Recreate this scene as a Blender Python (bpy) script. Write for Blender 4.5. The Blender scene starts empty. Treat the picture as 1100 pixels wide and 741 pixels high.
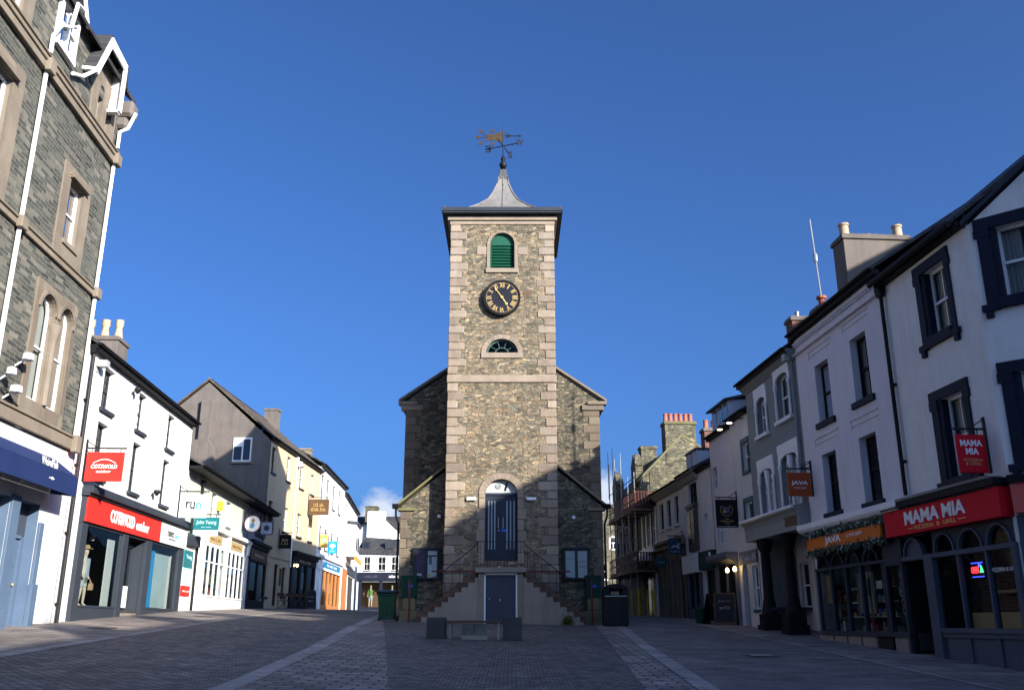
import bpy, bmesh, math, random
from mathutils import Vector, Matrix
random.seed(7)
C = bpy.context.scene.collection
ZE = 1.5                       # eye height: all heights below are relative to the eye
PI = math.pi
OFF = {}

# ------------------------------------------------------------------ terrain
def lerp_tab(t, v):
    if v <= t[0][0]: return t[0][1]
    for (a, za), (b, zb) in zip(t, t[1:]):
        if v <= b: return za + (zb - za) * (v - a) / (b - a)
    return t[-1][1]
ZL = [(-60,-2.6),(0,-1.0),(15,-.45),(23,-.10),(27,.08),(37,.42),(45,.60),(60,.85),(80,1.06),(105,1.36),(200,2.2)]
ZC = [(-60,-3.4),(0,-1.5),(15,-.93),(25,-.45),(30,-.22),(35,-.02),(40,.15),(50,.40),(80,.90),(105,1.30),(200,2.2)]
ZR = [(-60,-3.9),(0,-1.75),(18,-.89),(28,-.41),(32,-.20),(37,.02),(42,.20),(50,.38),(85,.75),(105,1.20),(200,2.2)]
def gz(X, Y):
    X = max(-15., min(13., X))
    a, b, c = lerp_tab(ZL, Y), lerp_tab(ZC, Y), lerp_tab(ZR, Y)
    x0, x1, x2 = -12.8, -.4, 8.8
    return (a*(X-x1)*(X-x2)/((x0-x1)*(x0-x2)) + b*(X-x0)*(X-x2)/((x1-x0)*(x1-x2)) + c*(X-x0)*(X-x1)/((x2-x0)*(x2-x1)))

# ------------------------------------------------------------------ materials
def nodes(name):
    m = bpy.data.materials.new(name); m.use_nodes = True
    nt = m.node_tree; p = nt.nodes['Principled BSDF']
    return m, nt, p
def N(nt, t, **k):
    n = nt.nodes.new(t)
    for a, v in k.items():
        if a in n.inputs: n.inputs[a].default_value = v
        else: setattr(n, a, v)
    return n
def Lk(nt, a, b): nt.links.new(a, b)
def coord(nt, kind, sx=1., sy=1., warp=0., wscale=3.):
    tc = N(nt, 'ShaderNodeTexCoord'); sp = N(nt, 'ShaderNodeSeparateXYZ'); Lk(nt, tc.outputs['Object'], sp.inputs[0])
    cb = N(nt, 'ShaderNodeCombineXYZ')
    if kind == 'wall':
        ad = N(nt, 'ShaderNodeMath', operation='ADD'); Lk(nt, sp.outputs[0], ad.inputs[0]); Lk(nt, sp.outputs[1], ad.inputs[1])
        Lk(nt, ad.outputs[0], cb.inputs[0]); Lk(nt, sp.outputs[2], cb.inputs[1])
    elif kind == 'roof':
        Lk(nt, sp.outputs[0], cb.inputs[0])
        ad = N(nt, 'ShaderNodeMath', operation='SUBTRACT'); Lk(nt, sp.outputs[2], ad.inputs[0]); Lk(nt, sp.outputs[1], ad.inputs[1])
        ad2 = N(nt, 'ShaderNodeMath', operation='MULTIPLY'); Lk(nt, sp.outputs[2], ad2.inputs[0]); ad2.inputs[1].default_value = 1.6
        Lk(nt, ad2.outputs[0], cb.inputs[1])
    else:
        Lk(nt, sp.outputs[0], cb.inputs[0]); Lk(nt, sp.outputs[1], cb.inputs[1])
    out = cb.outputs[0]
    if warp:
        nz = N(nt, 'ShaderNodeTexNoise', Scale=wscale, Detail=3.); Lk(nt, out, nz.inputs['Vector'])
        s1 = N(nt, 'ShaderNodeVectorMath', operation='SUBTRACT'); Lk(nt, nz.outputs['Color'], s1.inputs[0]); s1.inputs[1].default_value = (.5,.5,.5)
        s2 = N(nt, 'ShaderNodeVectorMath', operation='SCALE'); Lk(nt, s1.outputs[0], s2.inputs[0]); s2.inputs['Scale'].default_value = warp
        s3 = N(nt, 'ShaderNodeVectorMath', operation='ADD'); Lk(nt, out, s3.inputs[0]); Lk(nt, s2.outputs[0], s3.inputs[1]); out = s3.outputs[0]
    mp = N(nt, 'ShaderNodeVectorMath', operation='MULTIPLY'); Lk(nt, out, mp.inputs[0]); mp.inputs[1].default_value = (sx, sy, 1)
    return mp.outputs[0], tc
def ramp(nt, fac, cols):
    r = N(nt, 'ShaderNodeValToRGB'); e = r.color_ramp.elements
    while len(e) < len(cols): e.new(.5)
    for i, (pos, c) in enumerate(cols):
        e[i].position = pos; e[i].color = (*c, 1) if len(c) == 3 else c
    Lk(nt, fac, r.inputs[0]); return r.outputs[0]
def mixc(nt, fac, a, b, mode='MIX'):
    m = N(nt, 'ShaderNodeMix', data_type='RGBA', blend_type=mode)
    for sock, v in ((m.inputs[0], fac), (m.inputs[6], a), (m.inputs[7], b)):
        if hasattr(v, 'is_output'): Lk(nt, v, sock)
        elif isinstance(v, (int, float)): sock.default_value = v
        else: sock.default_value = (*v, 1)
    return m.outputs[2]
def bump(nt, p, h, strength, dist=.02):
    b = N(nt, 'ShaderNodeBump', Strength=strength, Distance=dist); Lk(nt, h, b.inputs['Height']); Lk(nt, b.outputs[0], p.inputs['Normal'])
MC = {}
def M(name, col, rough=.7, var=.12, grime=.0, bmp=.0, metal=0., spec=.25, grain=60., emit=None, isl=0.):
    if name in MC: return MC[name]
    m, nt, p = nodes(name)
    tc = N(nt, 'ShaderNodeTexCoord')
    n1 = N(nt, 'ShaderNodeTexNoise', Scale=1.3, Detail=6., Roughness=.65); Lk(nt, tc.outputs['Object'], n1.inputs['Vector'])
    n2 = N(nt, 'ShaderNodeTexNoise', Scale=grain, Detail=4.); Lk(nt, tc.outputs['Object'], n2.inputs['Vector'])
    d = tuple(c*(1-var*1.6) for c in col); l = tuple(min(1, c*(1+var*.8)) for c in col)
    c1 = ramp(nt, n1.outputs[0], [(.3, d), (.7, l)])
    if grime:
        mp = N(nt, 'ShaderNodeMapping'); mp.inputs['Scale'].default_value = (3., 3., .35); Lk(nt, tc.outputs['Object'], mp.inputs[0])
        n3 = N(nt, 'ShaderNodeTexNoise', Scale=1.1, Detail=7., Roughness=.7); Lk(nt, mp.outputs[0], n3.inputs['Vector'])
        g = ramp(nt, n3.outputs[0], [(.48, (0,0,0)), (.72, (1,1,1))])
        gm = N(nt, 'ShaderNodeMath', operation='MULTIPLY'); Lk(nt, g, gm.inputs[0]); gm.inputs[1].default_value = grime
        c1 = mixc(nt, gm.outputs[0], c1, tuple(c*.45*k for c, k in zip(col, (1.05, 1., .85))))
    c1 = mixc(nt, .25, c1, ramp(nt, n2.outputs[0], [(.3, tuple(c*.8 for c in col)), (.7, tuple(min(1, c*1.15) for c in col))]))
    if isl:
        ge = N(nt, 'ShaderNodeNewGeometry')
        c1 = mixc(nt, 1., c1, ramp(nt, ge.outputs['Random Per Island'], [(0, (1-isl*1.1, 1-isl*1.1, 1-isl)), (.35, (1-isl*.4, 1-isl*.55, 1-isl*.7)), (.7, (1, 1, 1)), (1, (1+isl*.5, 1+isl*.4, 1+isl*.2))]), 'MULTIPLY')
    Lk(nt, c1, p.inputs['Base Color'])
    p.inputs['Metallic'].default_value = metal; p.inputs['Specular IOR Level'].default_value = spec
    rr = N(nt, 'ShaderNodeMapRange'); rr.inputs[3].default_value = max(.02, rough-.1); rr.inputs[4].default_value = min(1, rough+.12); Lk(nt, n1.outputs[0], rr.inputs[0]); Lk(nt, rr.outputs[0], p.inputs['Roughness'])
    if bmp: bump(nt, p, mixc(nt, .5, n1.outputs[0], n2.outputs[0]), bmp, .015)
    if emit:
        p.inputs['Emission Color'].default_value = (*emit[0], 1); p.inputs['Emission Strength'].default_value = emit[1]
    MC[name] = m; return m
def rubble(name, cols, mortar, sx, sy, kind='wall', warp=.25, edge=.06, bs=.8, dark=1.):
    """random rubble: two sizes of stone mixed by a noise, thin dark joints, weathering"""
    m, nt, p = nodes(name)
    fine = None; layers = []
    for k, off in ((1., 0.), (1.75, 3.7)):
        v, tc = coord(nt, kind, sx*k, sy*k*(1 if k == 1 else .85), warp/k, 2.6*k)
        ad = N(nt, 'ShaderNodeVectorMath', operation='ADD'); Lk(nt, v, ad.inputs[0]); ad.inputs[1].default_value = (off, off*1.3, 0)
        vo = N(nt, 'ShaderNodeTexVoronoi', voronoi_dimensions='2D', Scale=1., Randomness=.9, distance='CHEBYCHEV' if k == 1 else 'MANHATTAN'); Lk(nt, ad.outputs[0], vo.inputs['Vector'])
        ve = N(nt, 'ShaderNodeTexVoronoi', voronoi_dimensions='2D', feature='F2', Scale=1., Randomness=.9, distance='CHEBYCHEV' if k == 1 else 'MANHATTAN'); Lk(nt, ad.outputs[0], ve.inputs['Vector'])
        df = N(nt, 'ShaderNodeMath', operation='SUBTRACT'); Lk(nt, ve.outputs['Distance'], df.inputs[0]); Lk(nt, vo.outputs['Distance'], df.inputs[1])
        sp = N(nt, 'ShaderNodeSeparateColor'); Lk(nt, vo.outputs['Color'], sp.inputs[0])
        layers.append((sp.outputs[0], sp.outputs[1], df.outputs[0]))
    fine = N(nt, 'ShaderNodeTexNoise', Scale=11., Detail=8., Roughness=.72); Lk(nt, tc.outputs['Object'], fine.inputs['Vector'])
    sel = N(nt, 'ShaderNodeTexNoise', Scale=1.7, Detail=3.); Lk(nt, tc.outputs['Object'], sel.inputs['Vector'])
    sm = ramp(nt, sel.outputs[0], [(.46, (0,0,0)), (.54, (1,1,1))])
    a = mixc(nt, sm, layers[0][0], layers[1][0]); b2 = mixc(nt, sm, layers[0][1], layers[1][1]); d = mixc(nt, sm, layers[0][2], layers[1][2])
    st = ramp(nt, a, cols)
    st = mixc(nt, .7, st, ramp(nt, b2, [(0, (.38,.40,.40)), (.45, (.9,.9,.9)), (.8, (1.25,1.2,1.1)), (1, (2.0,1.85,1.6))]), 'MULTIPLY')
    st = mixc(nt, .65, st, ramp(nt, fine.outputs[0], [(.25, (.35,.35,.35)), (.75, (1.45,1.45,1.42))]), 'MULTIPLY')
    big = N(nt, 'ShaderNodeTexNoise', Scale=.45, Detail=5.); Lk(nt, tc.outputs['Object'], big.inputs['Vector'])
    st = mixc(nt, .5, st, ramp(nt, big.outputs[0], [(.3, (.6,.62,.6)), (.7, (1.2,1.17,1.1))]), 'MULTIPLY')
    eg = ramp(nt, d, [(edge*.5, (1,1,1)), (edge*2.2, (0,0,0))])
    col = mixc(nt, mixc(nt, .75, (0,0,0), eg), st, tuple(c*dark for c in mortar)); Lk(nt, col, p.inputs['Base Color'])
    p.inputs['Roughness'].default_value = .9; p.inputs['Specular IOR Level'].default_value = .15
    hh = ramp(nt, d, [(0., (0,0,0)), (edge*3.5, (1,1,1))])
    h2 = mixc(nt, .25, mixc(nt, .4, hh, fine.outputs[0]), b2); bump(nt, p, h2, bs, .06)
    MC[name] = m; return m
def bricks(name, c1, c2, mortar, bw, bh, ms=.012, kind='wall', warp=.02, bs=.5, rough=.85, bdist=.012, off=.5, ramp_cols=None, contrast=.5, spec=.3):
    m, nt, p = nodes(name)
    v, tc = coord(nt, kind, 1, 1, warp, 2.5)
    br = N(nt, 'ShaderNodeTexBrick', Scale=1.); br.offset = off
    br.inputs['Color1'].default_value = (0,0,0,1); br.inputs['Color2'].default_value = (1,1,1,1); br.inputs['Mortar'].default_value = (.5,.5,.5,1)
    br.inputs['Mortar Size'].default_value = ms; br.inputs['Mortar Smooth'].default_value = .3
    br.inputs['Brick Width'].default_value = bw; br.inputs['Row Height'].default_value = bh
    Lk(nt, v, br.inputs['Vector'])
    st = ramp(nt, br.outputs['Color'], ramp_cols or [(0., c1), (1., c2)])
    fine = N(nt, 'ShaderNodeTexNoise', Scale=7., Detail=8., Roughness=.7); Lk(nt, tc.outputs['Object'], fine.inputs['Vector'])
    st = mixc(nt, contrast, st, ramp(nt, fine.outputs[0], [(.25, (.45,.45,.45)), (.75, (1.3,1.3,1.28))]), 'MULTIPLY')
    big = N(nt, 'ShaderNodeTexNoise', Scale=.35, Detail=5., Roughness=.6); Lk(nt, tc.outputs['Object'], big.inputs['Vector'])
    st = mixc(nt, .6, st, ramp(nt, big.outputs[0], [(.3, (.55,.55,.56)), (.7, (1.3,1.27,1.25))]), 'MULTIPLY')
    if kind == 'floor':      # worn and stained patches, and pale gum spots
        md = N(nt, 'ShaderNodeTexNoise', Scale=1.4, Detail=9., Roughness=.68, Distortion=.6); Lk(nt, tc.outputs['Object'], md.inputs['Vector'])
        st = mixc(nt, .75, st, ramp(nt, md.outputs[0], [(.34, (.55,.54,.54)), (.5, (1,1,1)), (.66, (1.3,1.28,1.25))]), 'MULTIPLY')
        gv = N(nt, 'ShaderNodeTexVoronoi', voronoi_dimensions='2D', Scale=1.6, Randomness=1.); Lk(nt, v, gv.inputs['Vector'])
        st = mixc(nt, ramp(nt, gv.outputs['Distance'], [(.035, (.7,.7,.7)), (.055, (0,0,0))]), st, (.06,.056,.054))
    col = mixc(nt, br.outputs['Fac'], st, mortar); Lk(nt, col, p.inputs['Base Color'])
    p.inputs['Roughness'].default_value = rough; p.inputs['Specular IOR Level'].default_value = spec
    inv = N(nt, 'ShaderNodeMath', operation='SUBTRACT'); inv.inputs[0].default_value = 1.; Lk(nt, br.outputs['Fac'], inv.inputs[1])
    hb = mixc(nt, .3, inv.outputs[0], fine.outputs[0]); bump(nt, p, mixc(nt, .2, hb, br.outputs['Color']), bs, bdist)
    MC[name] = m; return m
def glass(name, tint=(.75,.8,.8), refl=.12):
    m, nt, p = nodes(name); nt.nodes.remove(p); out = [n for n in nt.nodes if n.type == 'OUTPUT_MATERIAL'][0]
    t = N(nt, 'ShaderNodeBsdfTransparent'); t.inputs[0].default_value = (*tint, 1)
    g = N(nt, 'ShaderNodeBsdfGlossy', Roughness=.015); g.inputs[0].default_value = (.9,.93,.95,1)
    lw = N(nt, 'ShaderNodeFresnel', IOR=1.22)
    tc = N(nt, 'ShaderNodeTexCoord'); nz = N(nt, 'ShaderNodeTexNoise', Scale=1.6, Detail=2.); Lk(nt, tc.outputs['Object'], nz.inputs['Vector'])
    b = N(nt, 'ShaderNodeBump', Strength=.12, Distance=.02); Lk(nt, nz.outputs[0], b.inputs['Height']); Lk(nt, b.outputs[0], g.inputs['Normal'])
    mx = N(nt, 'ShaderNodeMixShader'); Lk(nt, lw.outputs[0], mx.inputs[0]); Lk(nt, t.outputs[0], mx.inputs[1]); Lk(nt, g.outputs[0], mx.inputs[2]); Lk(nt, mx.outputs[0], out.inputs[0])
    MC[name] = m; return m

WHITE = M('white_render', (.71,.71,.69), .75, .07, .42, .25)
WHITEP = M('white_paint', (.80,.80,.79), .45, .03, .06)
LAV = M('lavender_render', (.68,.645,.67), .75, .07, .30, .18)
MMW = M('grey_white_render', (.75,.735,.70), .75, .08, .40, .22)
GREYR = M('grey_green_render', (.23,.25,.25), .75, .08, .32, .18)
PUBR = M('pale_grey_render', (.58,.57,.56), .75, .08, .35, .18)
CREAM = M('cream_render', (.62,.47,.30), .8, .08, .3, .18)
CEMENT = M('grey_cement_render', (0.153,0.135,0.122), .9, .16, .6, .3)
SAGE = M('pale_sage_render', (.50,.53,.47), .75, .05, .15, .1)
SAND = M('pink_sandstone', (0.274,0.226,0.181), .85, .16, .4, .3, isl=.22)
BUFF = M('buff_sandstone', (0.215,0.181,0.143), .85, .18, .45, .3, isl=.25)
HQ = M('hall_quoin_sandstone', (0.172,0.144,0.112), .85, .2, .5, .35, isl=.35)
QUOIN = M('quoin_sandstone', (0.285,0.240,0.196), .85, .24, .55, .45, isl=.38)
BROWNST = M('brown_sandstone', (.115,.072,.052), .85, .24, .4, .35, isl=.3)
CONC = M('lime_rendered_stone', (0.255,0.221,0.183), .9, .14, .5, .35)
BLACK = M('black_paint', (.012,.012,.014), .6, .2, .1, spec=.12)
DARKF = M('dark_grey_paint', (.035,.042,.055), .55, .12, .1, spec=.15)
NAVY = M('navy_paint', (.015,.019,.034), .6, .1, .1, spec=.12)
NAVYG = M('slate_blue_paint', (.075,.085,.115), .55, .1, .15, spec=.15)
BLUEP = M('blue_paint', (.095,.145,.225), .5, .09, .15, spec=.2)
DBLUE = M('dark_blue_paint', (.055,.066,.092), .6, .1, .15, spec=.15)
DOORB = M('faded_navy_paint', (.028,.036,.058), .6, .14, .2, spec=.15)
SLIT = M('pale_slit_glazing', (.26,.31,.34), .3, .15)
AWN = M('blue_awning_canvas', (.011,.026,.10), .8, .08, .15, .1)
RED = M('red_sign_panel', (.72,.030,.022), .55, .03, .03, spec=.15)
RED2 = M('crimson_sign_panel', (.60,.008,.022), .6, .04, .05, spec=.12)
PALERED = M('pale_red_panel', (.66,.12,.09), .45, .05, .05)  # paler red for the fascia round the corner
ORANGE = M('orange_sign_panel', (.62,.14,.010), .5, .05, .05)
RUST = M('rust_sign_panel', (.38,.068,.016), .5, .05, .05)
TEAL = M('teal_sign_panel', (.012,.14,.16), .4, .04, .03)
PALETEAL = M('pale_teal_panel', (.45,.72,.72), .4, .04, .03)
TEALW = M('teal_grey_paint', (.05,.10,.125), .5, .08, .1)
GREENP = M('green_louvre_paint', (.010,.082,.050), .45, .08, .08)
GREEND = M('dark_green_paint', (.006,.05,.035), .6, .1, .1, spec=.15)
GOLD = M('gold_leaf', (.62,.44,.17), .4, .08, 0, 0, .35)
LEAD = M('weathered_lead', (.215,.205,.195), .6, .22, .5, .15, .15)
IRON = M('black_iron', (.02,.02,.022), .5, .15, .1, .05, .4)
NAVYG_ = NAVYG
STEEL = M('galvanised_steel', (.35,.36,.37), .45, .12, .1, 0, .7)
REDP = M('red_oxide_paint', (.13,.022,.022), .5, .15, .1)
WOOD = M('dark_oak', (.10,.055,.03), .6, .2, .2, .1)
PALEW = M('pale_pine', (.50,.36,.18), .6, .1, .1, .05)
OWOOD = M('orange_wood', (.45,.17,.05), .55, .12, .1, .05)
BROWN = M('brown_sign_panel', (.11,.062,.03), .6, .12, .1)
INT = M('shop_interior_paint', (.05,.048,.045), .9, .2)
INTW = M('shop_display_panel', (.62,.66,.66), .6, .04)
CYAN = M('cyan_display_panel', (.03,.34,.74), .5, .05)
CURT = M('net_curtain', (.45,.44,.42), .9, .1)
TERRA = M('terracotta_pot', (.38,.13,.085), .8, .14, .2, .1)
BUFFPOT = M('buff_clay_pot', (.46,.36,.25), .8, .14, .3, .1)
MOSS = M('moss_stained_stone', (.17,.16,.08), .9, .25, .4, .3)
WHEEL = M('green_bin_plastic', (.012,.055,.028), .45, .1, .12)
BLKPL = M('black_plastic', (.012,.012,.014), .5, .1, .1, spec=.15)
LAMPW = M('warm_lamp_glass', (.9,.75,.5), .4, 0, emit=((1,.62,.22), 9.))
YELL = M('yellow_sleeve_plastic', (.60,.48,.02), .5, .08, .1)
PLANK = M('scaffold_board', (.28,.22,.15), .8, .15, .2, .1)
NET = M('red_debris_panel', (.075,.022,.019), .7, .2, .2)
SLATEST = M('polished_slate', (.05,.05,.05), .6, .25, .3, .2, spec=.2)
PLAQ = M('engraved_slate_plaque', (.12,.13,.12), .6, .6, .4, .3, grain=16.)
SKINM = M('mannequin_shell', (.56,.48,.40), .5, .04)
LEAF = M('evergreen_leaf', (.025,.055,.030), .6, .3)
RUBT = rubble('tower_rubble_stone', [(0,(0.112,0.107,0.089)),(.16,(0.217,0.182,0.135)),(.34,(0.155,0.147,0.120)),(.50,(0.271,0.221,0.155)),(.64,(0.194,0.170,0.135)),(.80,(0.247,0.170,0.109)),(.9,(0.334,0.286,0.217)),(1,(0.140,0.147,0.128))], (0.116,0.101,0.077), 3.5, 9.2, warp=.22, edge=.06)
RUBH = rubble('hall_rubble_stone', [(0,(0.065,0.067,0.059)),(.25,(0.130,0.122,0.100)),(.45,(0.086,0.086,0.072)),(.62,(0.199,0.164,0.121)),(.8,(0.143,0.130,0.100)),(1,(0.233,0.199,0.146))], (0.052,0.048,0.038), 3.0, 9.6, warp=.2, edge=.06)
RUBF = rubble('far_house_rubble', [(0,(0.080,0.080,0.064)),(.4,(0.152,0.144,0.104)),(.7,(0.116,0.112,0.088)),(1,(0.200,0.184,0.128))], (0.072,0.068,0.056), 2.4, 8.)
SLATEW = bricks('slate_rubble_courses', 0, 0, (0.194,0.180,0.148), .44, .115, .010, 'wall', .12, .9, .8, .03, ramp_cols=[(0,(0.040,0.045,0.040)),(.3,(0.101,0.104,0.088)),(.55,(0.061,0.070,0.063)),(.8,(0.144,0.137,0.112)),(1,(0.209,0.194,0.158))])
ROOF = bricks('slate_roof', 0, 0, (.02,.02,.022), .28, .22, .012, 'roof', .01, .7, .7, .03, ramp_cols=[(0,(.035,.037,.042)),(.5,(.055,.056,.06)),(1,(.08,.078,.076))])
ROOFB = bricks('brown_slate_roof', 0, 0, (0.034,0.028,0.024), .30, .24, .012, 'roof', .01, .7, .85, .03, ramp_cols=[(0,(0.076,0.061,0.047)),(.5,(0.106,0.085,0.066)),(1,(0.136,0.111,0.085))])
BRICKR = bricks('red_brick', 0, 0, (.16,.14,.12), .225, .075, .010, 'wall', .003, .5, .85, .01, ramp_cols=[(0,(.12,.04,.028)),(1,(.2,.075,.05))])
GLASS = glass('window_glass'); GLASSD = glass('dim_window_glass', (.42,.46,.48))
SETTS = bricks('stone_setts', 0, 0, (.035,.032,.032), .20, .115, .018, 'floor', .025, 1., .75, .03, ramp_cols=[(0,(.10,.09,.085)),(.4,(.17,.152,.14)),(.8,(.235,.21,.19)),(1,(.32,.29,.265))], spec=.35)
SETTS2 = bricks('small_dark_setts', 0, 0, (.034,.031,.032), .14, .105, .017, 'floor', .04, 1., .75, .03, ramp_cols=[(0,(.095,.085,.083)),(.5,(.165,.147,.14)),(.85,(.23,.205,.19)),(1,(.31,.28,.26))], spec=.35)
FLAGS = bricks('stone_flags', 0, 0, (.06,.054,.05), .75, .55, .012, 'floor', .01, .5, .75, .01, ramp_cols=[(0,(.18,.157,.14)),(.5,(.24,.21,.19)),(1,(.30,.262,.235))], contrast=.35)
BLOCKS = bricks('long_paving_blocks', 0, 0, (.035,.033,.033), .42, .24, .022, 'floor', .01, .8, .75, .02, off=.5, ramp_cols=[(0,(.17,.145,.133)),(.5,(.25,.215,.197)),(1,(.34,.295,.27))], contrast=.45)
GRAN = bricks('granite_kerb', 0, 0, (.08,.08,.078), 3., 1.1, .012, 'floor', 0, .3, .7, .006, ramp_cols=[(0,(.25,.23,.215)),(1,(.33,.305,.285))], contrast=.3)
TARM = bricks('tarmac_grey_paving', 0, 0, (.055,.052,.053), .45, .30, .006, 'floor', .01, .3, .8, .006, ramp_cols=[(0,(.15,.138,.134)),(1,(.205,.188,.18))], contrast=.55)

# ------------------------------------------------------------------ mesh builder
class MB:
    def __init__(s): s.v = []; s.f = []; s.m = []
    def add(s, vs, fs, m=0):
        b = len(s.v); s.v += [tuple(v) for v in vs]
        for f in fs: s.f.append(tuple(i+b for i in f)); s.m.append(m)
        return s
    def box(s, x0, x1, y0, y1, z0, z1, m=0):
        return s.add([(x0,y0,z0),(x1,y0,z0),(x1,y1,z0),(x0,y1,z0),(x0,y0,z1),(x1,y0,z1),(x1,y1,z1),(x0,y1,z1)],
                     [(0,3,2,1),(4,5,6,7),(0,1,5,4),(1,2,6,5),(2,3,7,6),(3,0,4,7)], m)
    def _pr(s, a, b, m):
        n = len(a)
        return s.add(a+b, [tuple(range(n)), tuple(range(2*n-1, n-1, -1))]+[(i,(i+1)%n,(i+1)%n+n,i+n) for i in range(n)], m)
    def pr(s, poly, y0, y1, m=0): return s._pr([(x,y0,z) for x,z in poly], [(x,y1,z) for x,z in poly], m)
    def prx(s, poly, x0, x1, m=0): return s._pr([(x0,y,z) for y,z in poly], [(x1,y,z) for y,z in poly], m)
    def prz(s, poly, z0, z1, m=0): return s._pr([(x,y,z0) for x,y in poly], [(x,y,z1) for x,y in poly], m)
    def face(s, pts, m=0): return s.add(pts, [tuple(range(len(pts)))], m)
    def band(s, a, b, m=0):
        for i in range(len(a)-1): s.face([a[i], a[i+1], b[i+1], b[i]], m)
        return s
    def tube(s, pts, r, n=8, m=0, cap=True):
        pts = [Vector(p) for p in pts]; rs = r if isinstance(r, (list, tuple)) else [r]*len(pts); b = len(s.v); prev = None
        for i, p in enumerate(pts):
            d = (pts[min(i+1, len(pts)-1)]-pts[max(i-1, 0)]).normalized()
            u = d.cross(Vector((0,0,1)) if abs(d.z) < .95 else Vector((0,1,0))).normalized(); w = d.cross(u)
            for k in range(n):
                a = 2*PI*k/n; s.v.append(tuple(p+(u*math.cos(a)+w*math.sin(a))*rs[i]))
        for i in range(len(pts)-1):
            for k in range(n):
                k2 = (k+1) % n; s.f.append((b+i*n+k, b+i*n+k2, b+(i+1)*n+k2, b+(i+1)*n+k)); s.m.append(m)
        if cap:
            s.f.append(tuple(b+k for k in range(n))[::-1]); s.m.append(m); e = b+(len(pts)-1)*n
            s.f.append(tuple(e+k for k in range(n))); s.m.append(m)
        return s
    def lathe(s, cx, cy, prof, n=16, m=0, sq=False):
        b = len(s.v)
        for r, z in prof:
            for k in range(n):
                a = 2*PI*k/n+(PI/4 if sq else 0); q = r*(math.sqrt(2) if sq else 1)
                s.v.append((cx+q*math.cos(a), cy+q*math.sin(a), z))
        for i in range(len(prof)-1):
            for k in range(n):
                k2 = (k+1) % n; s.f.append((b+i*n+k, b+i*n+k2, b+(i+1)*n+k2, b+(i+1)*n+k)); s.m.append(m)
        s.f.append(tuple(b+k for k in range(n))[::-1]); s.m.append(m); e = b+(len(prof)-1)*n
        s.f.append(tuple(e+k for k in range(n))); s.m.append(m)
        return s
    def ball(s, c, r, n=12, m=0):
        return s.lathe(c[0], c[1], [(max(.001, r*math.sin(PI*i/8)), c[2]-r*math.cos(PI*i/8)) for i in range(9)], n, m)
    def build(s, name, mats, parent=None, label=None, smooth=False, bev=0.):
        me = bpy.data.meshes.new(name); r = parent
        while r is not None and r.parent is not None: r = r.parent
        dx, dz = OFF.get(r.name, (0, 0)) if r is not None else (0, 0)
        me.from_pydata([(x-dx, y, z-dz) for x, y, z in s.v], [], s.f)
        mats = mats if isinstance(mats, (list, tuple)) else [mats]
        for mt in mats: me.materials.append(mt)
        for p, mi in zip(me.polygons, s.m): p.material_index = min(mi, len(mats)-1)
        bm = bmesh.new(); bm.from_mesh(me); bmesh.ops.recalc_face_normals(bm, faces=bm.faces); bm.to_mesh(me); bm.free()
        if smooth:
            for p in me.polygons: p.use_smooth = True
            me.set_sharp_from_angle(angle=math.radians(40))
        me.update()
        o = bpy.data.objects.new(name, me); C.objects.link(o); o.parent = parent
        if label: o['label'] = label
        if bev:
            md = o.modifiers.new('bevel', 'BEVEL'); md.width = bev; md.segments = 1; md.limit_method = 'ANGLE'
        return o
def tag(o, label, cat, group=None, kind=None):
    o['label'] = label; o['category'] = cat
    if group: o['group'] = group
    if kind: o['kind'] = kind
    return o
class Fac:
    def __init__(s, O, d):
        n = math.hypot(*d); s.O = O; s.d = (d[0]/n, d[1]/n)
    def at(s, x, y=0.): return (s.O[0]+s.d[0]*x-s.d[1]*y, s.O[1]+s.d[1]*x+s.d[0]*y)
def thing(name, label, cat, fac, s0=0., y0=0., zb=None, group=None):
    o = bpy.data.objects.new(name, None); C.objects.link(o); o.empty_display_size = .3
    X, Y = fac.at(s0, y0)
    if zb is None: zb = gz(X, Y)
    o.location = (X, Y, zb+ZE); o.rotation_euler = (0, 0, math.atan2(fac.d[1], fac.d[0]))
    OFF[o.name] = (s0, zb); tag(o, label, cat, group); return o
def front(X, Y, ang=0.): return Fac((X, Y), (math.cos(ang), math.sin(ang)))
LF = Fac((-12.555, 27.5), (-.0696, 1.)); RF = Fac((9.472, 21.3), (.0765, -1.))
C4 = Fac((-14.37, 53.5), (.39, 12.8)); W7 = Fac((-13.98, 66.3), (-.5, 12.7)); W8 = Fac((-14.5, 79.), (-1.5, 16.))
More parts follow.
